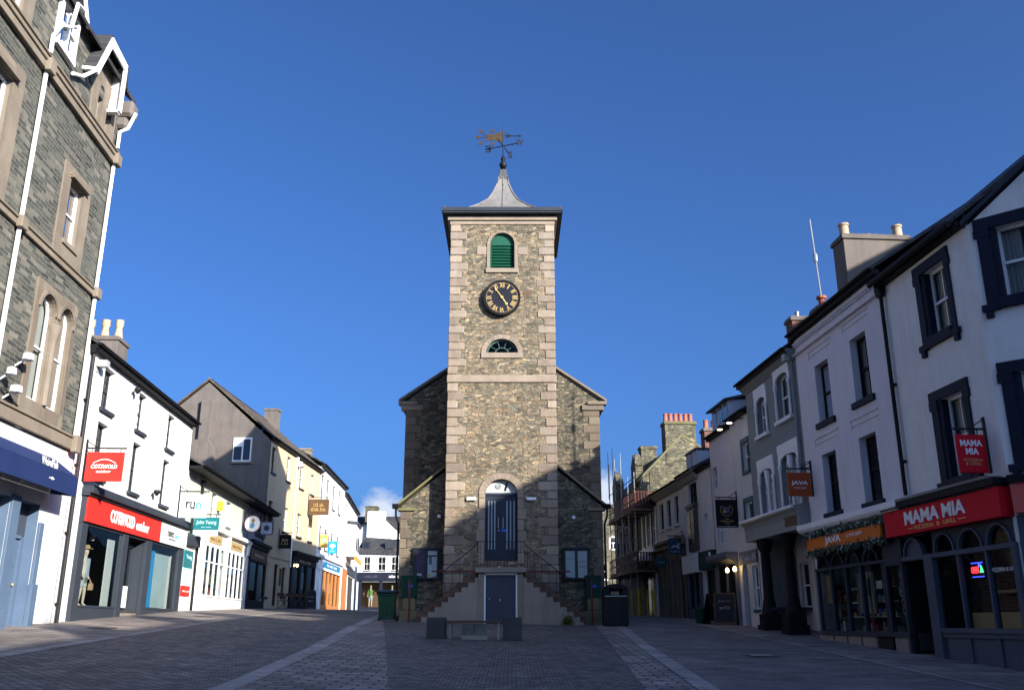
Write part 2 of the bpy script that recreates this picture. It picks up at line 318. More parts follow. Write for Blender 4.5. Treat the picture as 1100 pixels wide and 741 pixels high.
def text(parent, s, x, z, y, w, h=None, mat=None, bold=0., ext=.012, shear=0., name='lettering', rot=0., back=False, space=1.):
    if s in DIM:                       # writing too small or dim to read in the place: rows of worn letter strokes
        rows = s.split('\n'); L_ = max(len(r) for r in rows); hh = h or w/L_*1.5*len(rows); rh = hh/len(rows); mb = MB(); rg = random.Random(len(s)*7+int(w*100))
        for j, r in enumerate(rows):
            n = len(r); rw = w*n/L_; z0 = z+hh/2-rh*(j+1)+rh*.12; cw = rw/n
            mb.box(x-rw/2, x+rw/2, y-.001, y, z0, z0+rh*.05)
            for i, ch in enumerate(r):
                if ch == ' ': continue
                a = x-rw/2+i*cw+cw*.1; k = rg.uniform(.45, .8); t = cw*.22
                mb.box(a, a+t, y-ext, y, z0, z0+rh*k)
                if rg.random() < .6: mb.box(a+cw*.5, a+cw*.5+t, y-ext, y, z0, z0+rh*k*rg.uniform(.6, 1))
                if rg.random() < .7: mb.box(a, a+cw*.7, y-ext*.9, y, z0+rh*k*.8, z0+rh*k*.97)
        return mb.build(name, mat, parent)
    cu = bpy.data.curves.new('t', 'FONT'); cu.body = s; cu.size = 1.; cu.align_x = 'CENTER'; cu.offset = bold; cu.extrude = .01; cu.shear = shear
    cu.resolution_u = 3; cu.space_line = .95; cu.space_character = space
    to = bpy.data.objects.new('t', cu); me = bpy.data.meshes.new_from_object(to); bpy.data.objects.remove(to); bpy.data.curves.remove(cu)
    xs = [v.co.x for v in me.vertices]; ys = [v.co.y for v in me.vertices]; cx, cy = (min(xs)+max(xs))/2, (min(ys)+max(ys))/2
    k = w/(max(xs)-min(xs)); kz = k if h is None else h/(max(ys)-min(ys)); r = parent
    while r.parent is not None: r = r.parent
    dx, dz = OFF.get(r.name, (0, 0)); cr, sr = math.cos(rot), math.sin(rot)
    for v in me.vertices:
        a, b = (v.co.x-cx)*k, (v.co.y-cy)*kz; a, b = a*cr-b*sr, a*sr+b*cr
        d = ext/2*(1 if v.co.z > 0 else -1)
        v.co = (x-a-dx, y+d, z+b-dz) if back else (x+a-dx, y-d, z+b-dz)
    me.materials.clear(); me.materials.append(mat)
    o = bpy.data.objects.new(name, me); C.objects.link(o); o.parent = parent; me.name = name; return o
DIM = {'BEDS\n& BAR','THE OLD\nKINGS HEAD','COFFEE & WINE','COUNTRY GIFTS','GIFTS & TOYS','CONFECTIONERY','OUTDOORS','MOUNTAIN','Oddfellows','FOOD','ALES','COFFEE','TODAY','PETS','TRUST','THE TRUST SHOP','SALES & LETTINGS','NOW TO LET','TECHNICAL RUNNING','RUNNING SPECIALISTS','THE ODDFELLOWS','THE\nODDFELLOWS\nARMS'}
def arc(cx, zs, r, n=10, rz=None, a0=PI, a1=0.):
    rz = rz or r
    return [(cx+r*math.cos(a0+(a1-a0)*i/n), zs+rz*math.sin(a0+(a1-a0)*i/n)) for i in range(n+1)]

# ------------------------------------------------------------------ building helpers
def wall(b, mat, x0, x1, z0, z1, holes=(), y=0., dep=.18, name='wall', extra=None, rmat=None):
    """front wall with real openings; a hole is (xa, xb, za, zb[, arch rise])"""
    mb = MB(); xs = sorted({x0, x1, *[h[0] for h in holes], *[h[1] for h in holes]}); zs = sorted({z0, z1, *[h[2] for h in holes], *[h[3] for h in holes]})
    xs = [v for v in xs if x0-1e-6 <= v <= x1+1e-6]; zs = [v for v in zs if z0-1e-6 <= v <= z1+1e-6]
    for i in range(len(xs)-1):
        for j in range(len(zs)-1):
            cx, cz = (xs[i]+xs[i+1])/2, (zs[j]+zs[j+1])/2
            if any(h[0] < cx < h[1] and h[2] < cz < h[3] for h in holes): continue
            mb.face([(xs[i],y,zs[j]),(xs[i+1],y,zs[j]),(xs[i+1],y,zs[j+1]),(xs[i],y,zs[j+1])])
    for h in holes:
        a, c, d, e = h[:4]; rise = h[4] if len(h) > 4 else 0.
        pts = [(c,d),(a,d)]
        if rise:
            ar = arc((a+c)/2, e-rise, (c-a)/2, 12, rise)
            for i in range(12):
                q = (a, e) if i < 6 else (c, e)
                mb.face([(q[0],y,q[1]),(ar[i][0],y,ar[i][1]),(ar[i+1][0],y,ar[i+1][1])])
            mb.face([(a,y,e),(ar[6][0],y,ar[6][1]),(c,y,e)])
            pts = pts+ar
        else: pts = pts+[(a,e),(c,e)]
        n = len(pts)
        for i in range(n if len(h) < 6 else 0):
            p, q = pts[i], pts[(i+1) % n]; mb.face([(p[0],y,p[1]),(q[0],y,q[1]),(q[0],y+dep,q[1]),(p[0],y+dep,p[1])], 1)
    if extra:
        for poly in extra: mb.face([(x,y,z) for x,z in poly])
    return mb.build(name, [mat, rmat or mat], b)
def sash(b, x0, x1, z0, z1, y=.13, fm=None, cols=2, rows=1, sill=None, curt=0, name='window', gl=None, fw=.055, rise=0., mid=True, label=None):
    """sliding sash window: frame, two sashes with glazing bars, pane; sill is (material, height, projection, overhang)"""
    fm = fm or WHITEP; mb = MB(); zm = (z0+z1)/2
    if rise:
        ar = arc((x0+x1)/2, z1-rise, (x1-x0)/2, 12, rise); ai = arc((x0+x1)/2, z1-rise, (x1-x0)/2-fw, 12, rise-fw)
        for i in range(12): mb.pr([ar[i], ar[i+1], ai[i+1], ai[i]], y, y+.06)
        zt = z1-rise
    else:
        mb.box(x0, x1, y, y+.06, z1-fw, z1); zt = z1-fw
    mb.box(x0, x0+fw, y, y+.06, z0, zt); mb.box(x1-fw, x1, y, y+.06, z0, zt); mb.box(x0+fw, x1-fw, y, y+.07, z0, z0+fw*1.2)
    if mid: mb.box(x0+fw, x1-fw, y-.015, y+.05, zm-.03, zm+.025)
    for i in range(1, cols):
        x = x0+fw+(x1-x0-2*fw)*i/cols; mb.box(x-.014, x+.014, y+.012, y+.045, z0+fw, z1-fw-(rise*.06 if rise else 0))
    for half in ((z0, zm), (zm, z1)):
        for j in range(1, rows):
            z = half[0]+(half[1]-half[0])*j/rows; mb.box(x0+fw, x1-fw, y+.014, y+.043, z-.012, z+.012)
    w = mb.build(name, fm, b, label)
    g = MB()
    if rise: g.face([(x0+.02,y+.03,z0+.03),(x1-.02,y+.03,z0+.03)]+[(p,y+.03,q) for p,q in arc((x0+x1)/2, z1-rise, (x1-x0)/2-.02, 12, rise-.02)][::-1])
    else: g.face([(x0+.02,y+.03,z0+.03),(x1-.02,y+.03,z0+.03),(x1-.02,y+.03,z1-.02),(x0+.02,y+.03,z1-.02)])
    g.build('pane', gl or GLASS, w)
    if sill:
        sm, sh, spj, so = sill; MB().box(x0-so, x1+so, -spj, y+.02, z0-sh, z0+.012).build('sill', sm, w, bev=.008)
    if curt:
        cb = MB(); n = 18; zb = z0 if curt == 1 else zm-.05 if curt == 2 else z0
        def strip(a, c):
            p = [(a+(c-a)*i/n, y+.14+.025*math.sin(i*1.9+x0), 0) for i in range(n+1)]
            for i in range(n): cb.face([(p[i][0],p[i][1],zb),(p[i+1][0],p[i+1][1],zb),(p[i+1][0],p[i+1][1],z1),(p[i][0],p[i][1],z1)])
        if curt == 3: strip(x0, x0+(x1-x0)*.33); strip(x1-(x1-x0)*.3, x1)
        else: strip(x0, x1)
        cb.build('curtain', CURT, w, smooth=True)
    return w
def shell(b, mat, x0, x1, D, z0, ze, yr, zr, name='side_wall', ends=(1, 1), y0=.035):
    mb = MB(); poly = [(y0,z0),(D,z0),(D,ze-.15),(yr,zr-.16),(y0,ze-.15)]
    if ends[0]: mb.prx(poly, x0+.005, x0+.22)
    if ends[1]: mb.prx(poly, x1-.22, x1-.005)
    mb.box(x0+.22, x1-.22, D-.2, D-.004, z0, ze-.15)
    return mb.build(name, mat, b)
def roof(b, mat, x0, x1, ze, zr, yr, D, ov=.22, th=.1, gut=True, gm=None, ridge=True):
    k = (zr-ze)/(yr+ov); zbk = zr-k*(D+.1-yr) if D > yr else zr; mb = MB()
    mb.prx([(-ov,ze),(yr,zr),(D+.1,zbk),(D+.1,zbk-th),(yr,zr-th-.02),(-ov,ze-th)], x0, x1)
    if ridge: mb.prx([(yr-.14,zr-.06),(yr,zr+.05),(yr+.14,zr-.06)], x0+.003, x1-.003, 1)
    r = mb.build('roof', [mat, LEAD], b)
    if gut:
        g = MB(); y, z = -ov-.05, ze-.06
        pr = [(y+.065*math.cos(a), z-.065*math.sin(a)) for a in [PI*i/6 for i in range(7)]]+[(y-.045, z), (y+.045, z)]
        g.prx([pr[i] for i in range(7)], x0, x1); g.box(x0, x1, -ov+.004, -.004, ze-th-.12, ze-th-.004)
        g.build('gutter', gm or BLACK, b)
    return r
def pipe(b, x, z0, z1, mat, y=-.09, r=.045, hop=True, jog=None, name='downpipe'):
    mb = MB(); pts = [(x,y,z0),(x,y,z1)] if not jog else [(x,y,z0),(x,y,z1-.55),(x+jog,y-.06,z1-.25),(x+jog,y-.06,z1)]
    mb.tube(pts, r, 8)
    z = z0+.8
    while z < z1-.7:
        mb.box(x-.075, x+.075, y-.01, -.003, z-.03, z+.03); z += 1.9
    if hop: mb.prx([(y-.11,z1+.22),(y+.08,z1+.22),(y+.06,z1),(y-.06,z1)], x+(jog or 0)-.12, x+(jog or 0)+.12)
    return mb.build(name, mat, b, smooth=True)
def chimney(b, mat, x0, x1, y0, y1, z0, z1, pots=(), pm=None, ph=.55, pr=.13, cap=None, crown=False):
    mb = MB().box(x0, x1, y0, y1, z0, z1-.18); mb.box(x0-.06, x1+.06, y0-.06, y1+.06, z1-.18, z1-.06, 1); mb.box(x0-.03, x1+.03, y0-.03, y1+.03, z1-.06, z1, 1)
    c = mb.build('chimney', [mat, cap or mat], b, bev=.012)
    for px, py in pots:
        if crown: prof = [(pr*1.35,z1-.01),(pr*1.2,z1+ph*.2),(pr*.85,z1+ph*.6),(pr*1.15,z1+ph*.72),(pr*1.2,z1+ph*.8),(pr*1.05,z1+ph*.82),(pr*1.15,z1+ph),(pr*.8,z1+ph),(pr*.75,z1+ph*.7)]
        else: prof = [(pr*1.1,z1-.01),(pr,z1+.06),(pr*.9,z1+ph*.85),(pr*1.1,z1+ph*.88),(pr*1.08,z1+ph),(pr*.8,z1+ph),(pr*.75,z1+ph*.6)]
        MB().lathe(px, py, prof, 12).build('chimney_pot', pm, c, smooth=True)
    return c
def door(b, x0, x1, z0, z1, y, mat, panels=2, name='door', knob=True, fan=0.):
    mb = MB().box(x0, x1, y, y+.05, z0, z1); n = 2
    w = (x1-x0)
    for i in range(n):
        for j in range(panels):
            a = x0+w*(.10+.45*i); c = a+w*.35; d = z0+(z1-z0)*(.08+.9*j/panels); e = d+(z1-z0)*(.9/panels-.07)
            mb.box(a, c, y-.012, y-.001, d, e); mb.box(a+.04, c-.04, y-.02, y-.012, d+.04, e-.04)
    o = mb.build(name, mat, b, bev=.004)
    if knob: MB().ball((x0+w*.88, y-.05, z0+(z1-z0)*.48), .035).build('handle', GOLD, o, smooth=True)
    return o
def glasspane(b, x0, x1, z0, z1, y, name='shop_window', gl=None):
    return MB().face([(x0,y,z0),(x1,y,z0),(x1,y,z1),(x0,y,z1)]).build(name, gl or GLASS, b)
def sign(name, label, X, Y, ang, w, h, z, mats, group=None, bracket=None, poly=None, th=.05, frame=None, wallx=0., cat='hanging sign', facname=None):
    """hanging sign: local x runs along the panel from the wall (x=0)"""
    t = thing(name, label, cat, front(X, Y, ang), 0, 0, z-.3, group)
    return t
SQ_ROWS = [(0.,6.,10.,14.4),(6.1,6.,11.8,16.2),(12.2,7.,12.,16.4),(19.3,8.,12.,16.4),(27.4,8.,12.,16.4),(35.5,9.,12.,16.4),(44.6,9.,12.,16.4)]
# ------------------------------------------------------------------ ground
def sheet(name, mat, rows, n, lift, label=None):
    """rows: list of (Y, xa, xb); a sheet that follows the terrain"""
    vs = []; fs = []
    for Y, a, c in rows:
        for i in range(n+1):
            X = a+(c-a)*i/n; vs.append((X, Y, gz(X, Y)+ZE+lift))
    for j in range(len(rows)-1):
        for i in range(n):
            k = j*(n+1)+i; fs.append((k, k+1, k+n+2, k+n+1))
    me = bpy.data.meshes.new(name); me.from_pydata(vs, [], fs); me.materials.append(mat)
    for p in me.polygons: p.use_smooth = True
    o = bpy.data.objects.new(name, me); C.objects.link(o); o['kind'] = 'structure'; return o
xs = [-600,-200,-80,-40,-25,-20]+[-16+i for i in range(31)]+[18,25,40,80,200,600]
ys = [-300,-150,-90]+[-60+i*2 for i in range(30)]+[i for i in range(0, 121)]+[130,150,200,350,800,1600]
me = bpy.data.meshes.new('ground'); nx = len(xs)
me.from_pydata([(X, Y, gz(X, Y)+ZE) for Y in ys for X in xs], [], [(j*nx+i, j*nx+i+1, j*nx+nx+i+1, j*nx+nx+i) for j in range(len(ys)-1) for i in range(nx-1)])
me.materials.append(SETTS2)
for p in me.polygons: p.use_smooth = True
o = bpy.data.objects.new('ground', me); C.objects.link(o); o['kind'] = 'structure'
def tab(t, Y): return lerp_tab(t, Y)
KL = [(0,-3.9),(12,-4.15),(21,-4.5),(40,-5.85),(60,-8.0),(100,-10.)]      # left granite band
IL = [(0,-1.0),(13,-1.65),(22,-2.9),(35,-4.75),(45,-5.7),(60,-7.2),(100,-9.4)]
FL = [(0,-8.7),(17,-9.15),(26,-9.4),(45,-10.3),(60,-11.4),(100,-13.)]
IR = [(0,1.4),(13.8,2.0),(24.7,2.55),(35,3.05),(50,3.9),(100,5.8)]
KR = [(0,2.5),(13.9,2.85),(24.8,3.2),(35,3.75),(50,4.7),(100,6.6)]
FR = [(0,8.2),(18,7.6),(28,7.2),(40,6.6),(100,6.2)]
Yr = list(range(0, 101))
sheet('left_carriageway_setts', SETTS, [(Y, tab(FL, Y)+.3, tab(KL, Y)-.02) for Y in Yr], 6, .006)
sheet('left_pavement_flags', FLAGS, [(Y, -17.5, tab(FL, Y)) for Y in Yr], 8, .007)
sheet('left_kerb_band', GRAN, [(Y, tab(FL, Y)-.01, tab(FL, Y)+.29) for Y in Yr], 1, .012)
sheet('left_granite_band', GRAN, [(Y, tab(KL, Y), tab(KL, Y)+.36) for Y in Yr], 1, .012)
sheet('left_paving_strip', BLOCKS, [(Y, tab(KL, Y)+.37, max(tab(KL, Y)+.5, tab(IL, Y))) for Y in range(0, 60)], 4, .008)
sheet('right_paving_strip', BLOCKS, [(Y, tab(IR, Y), tab(KR, Y)-.02) for Y in range(0, 60)], 3, .008)
sheet('right_granite_band', GRAN, [(Y, tab(KR, Y), tab(KR, Y)+.34) for Y in range(0, 60)], 1, .012)
sheet('right_roadway', TARM, [(Y, tab(KR, Y)+.36, tab(FR, Y)-.02) for Y in range(0, 60)], 4, .006)
sheet('right_kerb_band', GRAN, [(Y, tab(FR, Y), tab(FR, Y)+.16) for Y in range(0, 60)], 1, .010)
sheet('right_pavement_flags', FLAGS, [(Y, tab(FR, Y)+.17, 14.) for Y in range(0, 60)], 6, .007)

# ------------------------------------------------------------------ moot hall
MH = front(-.42, 36.)
h = thing('moot_hall', 'rubble stone hall with tall clock tower and pointed lead roof in mid square', 'town hall', MH, zb=-.03)
Zb = -.8
wall(h, RUBT, -2.2, 2.2, Zb, 16.75, [(-.52,.52,14.42,16.06,.52),(-.66,.66,10.58,11.3,.62),(-.64,.64,2.3,5.46,.6),(-.60,.60,Zb,1.9)], 0, .28, 'tower', rmat=SAND)
MB().prx([(.02,Zb),(4.4,Zb),(4.4,16.75),(.02,16.75)], -2.195, -1.9).prx([(.02,Zb),(4.4,Zb),(4.4,16.75),(.02,16.75)], 1.9, 2.195).box(-1.9, 1.9, 4.1, 4.39, Zb, 16.75).build('tower_side_wall', RUBT, h)
MB().box(-1.9, 1.9, 1.2, 1.4, Zb, 16.6).build('inner_wall', INT, h)
qs = {-1: MB(), 1: MB()}; z = -.3; i = 0
while z < 16.55:
    hgt = .33+.05*random.random(); w1 = .72 if i % 2 else .44; w2 = .44 if i % 2 else .72; zt = min(z+hgt-.018, 16.6)
    if True:
        for sx in (-1, 1):
            w = w1+random.uniform(-.07,.07) if sx < 0 else w1+random.uniform(-.07,.07)
            x = sorted((sx*2.225, sx*(2.225-w))); qs[sx].box(x[0]+random.uniform(-.012,.012), x[1]+random.uniform(-.012,.012), -.028+random.uniform(-.014,.012), .5 if i % 2 else .75, z+random.uniform(0,.012), zt-random.uniform(0,.012))
    z += hgt; i += 1
for sx in (-1, 1): qs[sx].build('quoin_column', QUOIN, h, bev=.022)
MB().box(-2.25, 2.25, -.06, 4.42, 9.42, 9.72).build('string_course', SAND, h, bev=.015)
MB().box(-2.26, 2.26, -.05, 4.43, 16.45, 16.62).box(-2.36, 2.36, -.13, 4.5, 16.62, 16.80).build('cornice', SAND, h, bev=.015)
ts = MB().box(-2.56, 2.56, -.38, 4.78, 16.86, 16.93, 1); ts.box(-2.60, 2.60, -.42, 4.82, 16.93, 17.1, 1)
ts.lathe(0, 2.2, [(2.54,17.1),(2.02,17.27),(1.6,17.5),(1.08,17.95),(.66,18.42),(.43,18.9),(.28,19.35),(.2,19.75),(.16,19.85)], 4, 0, True)
tr = ts.build('tower_roof', [LEAD, DARKF], h)
rl = MB()
prof = [(2.54,17.1),(2.02,17.27),(1.6,17.5),(1.08,17.95),(.66,18.42),(.43,18.9),(.28,19.35),(.2,19.75)]
for sx, sy in ((-1,-1),(1,-1),(1,1),(-1,1)): rl.tube([(sx*r, 2.2+sy*r, zz+.02) for r, zz in prof], .035, 6)
for sx in (-1, 1): rl.tube([(0, 2.2+sx*(r+.01), zz+.02) for r, zz in prof], .022, 6); rl.tube([(sx*(r+.01), 2.2, zz+.02) for r, zz in prof], .022, 6)
for i in (1, 3):
    r, zz = prof[i]; r2, z2 = prof[i+1]; rl.tube([(-r*.96, 2.2-r-.01, zz+.03), (0, 2.2-(r+r2)/2-.06, (zz+z2)/2-.1)], .02, 5)
rl.build('lead_roll', LEAD, tr, smooth=True)
MB().box(-.22, .22, 1.98, 2.42, 19.66, 19.92).box(-.17, .17, 2.03, 2.37, 19.92, 20.2).build('lead_cap', M('dark_lead', (.10,.10,.105), .6, .2, .3, .1, .2), tr, bev=.02)
wv = MB().lathe(0, 2.2, [(.10,20.18),(.08,20.28),(.13,20.32)], 10)
wv.ball((0, 2.2, 20.5), .18).lathe(0, 2.2, [(.05,20.65),(.12,20.82),(.05,20.95),(.03,21.0),(.022,22.4),(.004,22.75)], 8)
# the arms of the compass: a cross of rods, letters at their ends
ca, sa = math.cos(.25), math.sin(.25)
za = 21.5
wv.tube([(-.70,2.2+.27,za),(.70,2.2-.27,za)], .022, 6); wv.tube([(-.27,2.2-.70,za),(.27,2.2+.70,za)], .022, 6)
for t in (-.45, .45): wv.ball((t, 2.2-t*.385, za), .045, 8); wv.ball((t*.385, 2.2+t, za), .045, 8)
vane = wv.build('weather_vane', IRON, h, smooth=True)
bn = MB()
pl = [(-.95,22.08),(-.62,22.15),(-.04,22.33),(-.04,21.75),(-.62,21.87),(-.95,21.91)]
bn.pr([(-.78,22.13),(-.45,22.11),(-.03,22.31),(-.03,21.69),(-.45,21.81),(-.78,21.79)], 2.19, 2.21)
for a in (140, 180, 220, 75, 285):
    ca, sa = math.cos(math.radians(a)), math.sin(math.radians(a)); c0 = (-.68 if a not in (75, 285) else -.6, 21.96)
    L_ = .52 if a in (140,180,220) else .36; ex, ez = c0[0]+ca*L_, c0[1]+sa*L_
    bn.tube([(c0[0],2.2,c0[1]),(ex,2.2,ez)], .022, 6); bn.pr([(ex+.10*math.cos(t)+.0, ez+.085*math.sin(t)) for t in [2*PI*i/12 for i in range(12)]], 2.185, 2.215)
bn.build('banner', M('gilded_copper', (.062,.040,.022), .65, .25, .3, 0, .2), vane)
ar = MB().tube([(0,2.2,22.03),(.8,2.2,22.03)], .02, 6); ar.pr([(.12,22.19),(.42,22.04),(.12,21.89),(.2,22.04)], 2.19, 2.21); ar.pr([(.72,22.09),(.9,22.03),(.72,21.97)], 2.19, 2.21)
ar.build('pointer', IRON, vane)
text(vane, 'E', -.72, za-.0, 2.5, .26, .34, IRON, .02, .03, back=True, name='compass_letter'); text(vane, 'W', .78, za+.02, 1.9, .34, .36, IRON, .02, .03, name='compass_letter'); text(vane, 'S', .33, za-.03, 2.98, .22, .34, IRON, .02, .03, name='compass_letter')
# belfry louvre
sr = MB(); ao = arc(0, 15.5, .66, 12); ai = arc(0, 15.54, .52, 12, .52)
for i in range(12): sr.pr([ao[i], ao[i+1], ai[i+1], ai[i]], -.05, .06)
sr.box(-.66, -.52, -.05, .06, 14.3, 15.54).box(.52, .66, -.05, .06, 14.3, 15.54).box(-.7, .7, -.08, .06, 14.22, 14.42)
sr.box(-1.08, -.67, -.03, .04, 15.05, 15.42).box(.67, 1.08, -.03, .04, 15.05, 15.40)
sr.build('louvre_surround', SAND, h, bev=.01)
lv = MB().box(-.52, -.46, .1, .2, 14.42, 15.54).box(.46, .52, .1, .2, 14.42, 15.54)
for i in range(8): zz = 14.45+i*.135; lv.add([(-.47,.10,zz),(.47,.10,zz),(.47,.22,zz+.13),(-.47,.22,zz+.13),(-.47,.12,zz-.025),(.47,.12,zz-.025),(.47,.24,zz+.105),(-.47,.24,zz+.105)], [(0,1,2,3),(7,6,5,4),(0,4,5,1),(1,5,6,2),(2,6,7,3),(3,7,4,0)])
lv.pr(arc(0, 15.53, .51, 12), .12, .2)
lv.build('louvre', GREENP, h)
# clock
ck = MB().pr([(.77*math.cos(t), 13.04+.77*math.sin(t)) for t in [2*PI*i/40 for i in range(40)]], -.20, -.005)
cl = ck.build('clock', BLACK, h)
dl = MB().pr([(.70*math.cos(t), 13.04+.70*math.sin(t)) for t in [2*PI*i/40 for i in range(40)]], -.212, -.199); dl.build('dial', M('navy_clock_dial', (.009,.010,.018), .5, .1), cl)
rm = MB(); n = 40
for i in range(n):
    a, c = 2*PI*i/n, 2*PI*(i+1)/n
    rm.pr([(.72*math.cos(a),13.04+.72*math.sin(a)),(.72*math.cos(c),13.04+.72*math.sin(c)),(.78*math.cos(c),13.04+.78*math.sin(c)),(.78*math.cos(a),13.04+.78*math.sin(a))], -.235, -.19)
rm.build('clock_rim', BLACK, cl)
mk = MB()
for i in range(60):
    a = 2*PI*i/60; r0 = .665; mk.pr([((r0+dx)*math.sin(a)+t*math.cos(a), 13.04+(r0+dx)*math.cos(a)-t*math.sin(a)) for dx, t in ((-.012,-.006),(.012,-.006),(.012,.006),(-.012,.006))], -.218, -.211)
for i in range(40):
    a, c = 2*PI*i/40, 2*PI*(i+1)/40; mk.pr([(.65*math.cos(a),13.04+.65*math.sin(a)),(.65*math.cos(c),13.04+.65*math.sin(c)),(.655*math.cos(c),13.04+.655*math.sin(c)),(.655*math.cos(a),13.04+.655*math.sin(a))], -.2165, -.211)
mk.build('minute_track', GOLD, cl)
for i, s in enumerate(['XII','I','II','III','IIII','V','VI','VII','VIII','IX','X','XI']):
    a = 2*PI*i/12; wd = {'I':.045,'II':.10,'III':.15,'V':.13,'X':.12,'VI':.16,'IX':.16,'XI':.16}.get(s, .20)
    text(cl, s, .54*math.sin(a), 13.04+.54*math.cos(a), -.217, wd, .20, GOLD, .012, .01, name='numeral', rot=-a)
def hand(ang, L_, tail, w, y, name):
    a = math.radians(ang); P = lambda r, t: (r*math.sin(a)+t*math.cos(a), 13.04+r*math.cos(a)-t*math.sin(a))
    MB().pr([P(-tail,-w*.6),P(-tail,w*.6),P(0,w*.8),P(L_*.72,w*.5),P(L_*.78,w*1.7),P(L_,0),P(L_*.78,-w*1.7),P(L_*.72,-w*.5),P(0,-w*.8)], y-.01, y).build(name, GOLD, cl)
hand(146, .42, .05, .04, -.228, 'hour_hand'); hand(-36, .52, .1, .03, -.244, 'minute_hand')
MB().pr([(.06*math.cos(t), 13.04+.06*math.sin(t)) for t in [2*PI*i/14 for i in range(14)]], -.262, -.246).build('clock_boss', GOLD, cl)
# fanlight window above the string course
fs_ = MB(); ao = arc(0, 10.68, .86, 14, .80); ai = arc(0, 10.68, .66, 14, .60)
for i in range(14): fs_.pr([ao[i], ao[i+1], ai[i+1], ai[i]], -.045, .05)
fs_.box(-.86, .86, -.06, .05, 10.45, 10.68); fs_.build('lunette_surround', SAND, h, bev=.01)
lw = MB(); a1 = arc(0, 10.68, .63, 14, .58); a2 = arc(0, 10.68, .58, 14, .53); a3 = arc(0, 10.68, .30, 10, .27); a4 = arc(0, 10.68, .27, 10, .24)
for i in range(14): lw.pr([a1[i], a1[i+1], a2[i+1], a2[i]], .12, .17)
for i in range(10): lw.pr([a3[i], a3[i+1], a4[i+1], a4[i]], .12, .17)
for k in range(0, 6):
    a = PI*k/5; lw.tube([(.28*math.cos(a),.145,10.69+.25*math.sin(a)),(.6*math.cos(a),.145,10.69+.55*math.sin(a))], .014, 4)
lw.box(-.64, .64, .12, .17, 10.66, 10.70)
w = lw.build('lunette_window', M('green_window_paint', (.06,.13,.11), .5, .1), h)
MB().face([(x,.15,zz) for x, zz in arc(0, 10.68, .62, 14, .57)]).build('pane', GLASSD, w)
# entrance door, its arch and fanlight with the information sign
ds = MB(); ao = arc(0, 4.86, .90, 14, .84); ai = arc(0, 4.86, .64, 14, .60)
for i in range(14): ds.pr([ao[i], ao[i+1], ai[i+1], ai[i]], -.05, .05)
z = 2.2; i = 0
while z < 4.8:
    hh = .42; o_ = .98 if i in (2, 4) else .88
    for sx in (-1, 1): x = sorted((sx*.64, sx*o_)); ds.box(x[0], x[1], -.045, .05, z, min(z+hh-.015, 4.86))
    z += hh; i += 1
ds.build('door_surround', SAND, h, bev=.012)
ed = MB().box(-.63, .63, .16, .22, 2.32, 4.84)
for k in range(-7, 8): ed.box(k*.083-.004, k*.083+.004, .15, .161, 2.36, 4.78)
ed.box(-.64, .64, .10, .22, 4.84, 4.93)
e = ed.build('entrance_door', DOORB, h)
st = MB()
for x in (-.52,-.40,-.28,.20,.34,.48): st.box(x, x+.045, .142, .149, 2.75, 4.62)
st.build('glazed_slit', SLIT, e); [MB().box(xa, xa+.02, .1, .14, 3.55, 3.98).build('handle', STEEL, e) for xa in (-.13, .06)]
MB().box(.0,.2,.13,.15,3.42,3.52).build('notice_plate', M('blue_plate', (.03,.09,.55), .4, .05), e); MB().ball((-.1,.14,3.47), .03).build('knob', STEEL, e)
MB().face([(x,.2,zz) for x, zz in arc(0, 4.93, .62, 14, .52)]).build('fanlight', M('fanlight_panel', (.42,.46,.47), .4, .05), h)
fl_ = MB()
for i in range(20):
    a, c = 2*PI*i/20, 2*PI*(i+1)/20; fl_.pr([(-.14+.11*math.cos(a),5.2+.11*math.sin(a)),(-.14+.11*math.cos(c),5.2+.11*math.sin(c)),(-.14+.095*math.cos(c),5.2+.095*math.sin(c)),(-.14+.095*math.cos(a),5.2+.095*math.sin(a))], .185, .195)
fl_.box(-.24,-.04,.185,.195,5.19,5.21).box(-.21,-.07,.185,.195,5.14,5.15); fl_.build('emblem', BLACK, h)
text(h, 'i', .18, 5.19, .19, .15, .34, BLACK, .05, .01, .25)
# cellar door under the landing, landing, stairs
LF_ = -1.15            # face of the stair block (y)
cd = MB().box(-.56, .56, LF_+.12, LF_+.18, -.5, 1.72)
for k in range(-6, 7): cd.box(k*.085-.004, k*.085+.004, LF_+.108, LF_+.121, -.4, 1.7)
c_ = cd.build('cellar_door', DBLUE, h); MB().ball((-.42, LF_+.08, .85), .04).build('knob', STEEL, c_); MB().box(-.05,.0,LF_+.08,LF_+.12,.78,.86).build('lock_plate', STEEL, c_)
MB().box(-.62,-.56,LF_+.05,LF_+.2,-.5,1.78).box(.56,.62,LF_+.05,LF_+.2,-.5,1.78).box(-.62,.62,LF_+.05,LF_+.2,1.72,1.8).build('door_frame', WHITEP, h)
for xa in (-.84, .62): MB().box(xa, xa+.22, LF_, LF_+1.1, -.6, 1.78).build('door_jamb', BUFF, h, bev=.01)
MB().box(-.95,.95,LF_-.12,.0,1.80,1.98).build('landing', CONC, h, bev=.015)
NS = 9; run = .245; rise = .175
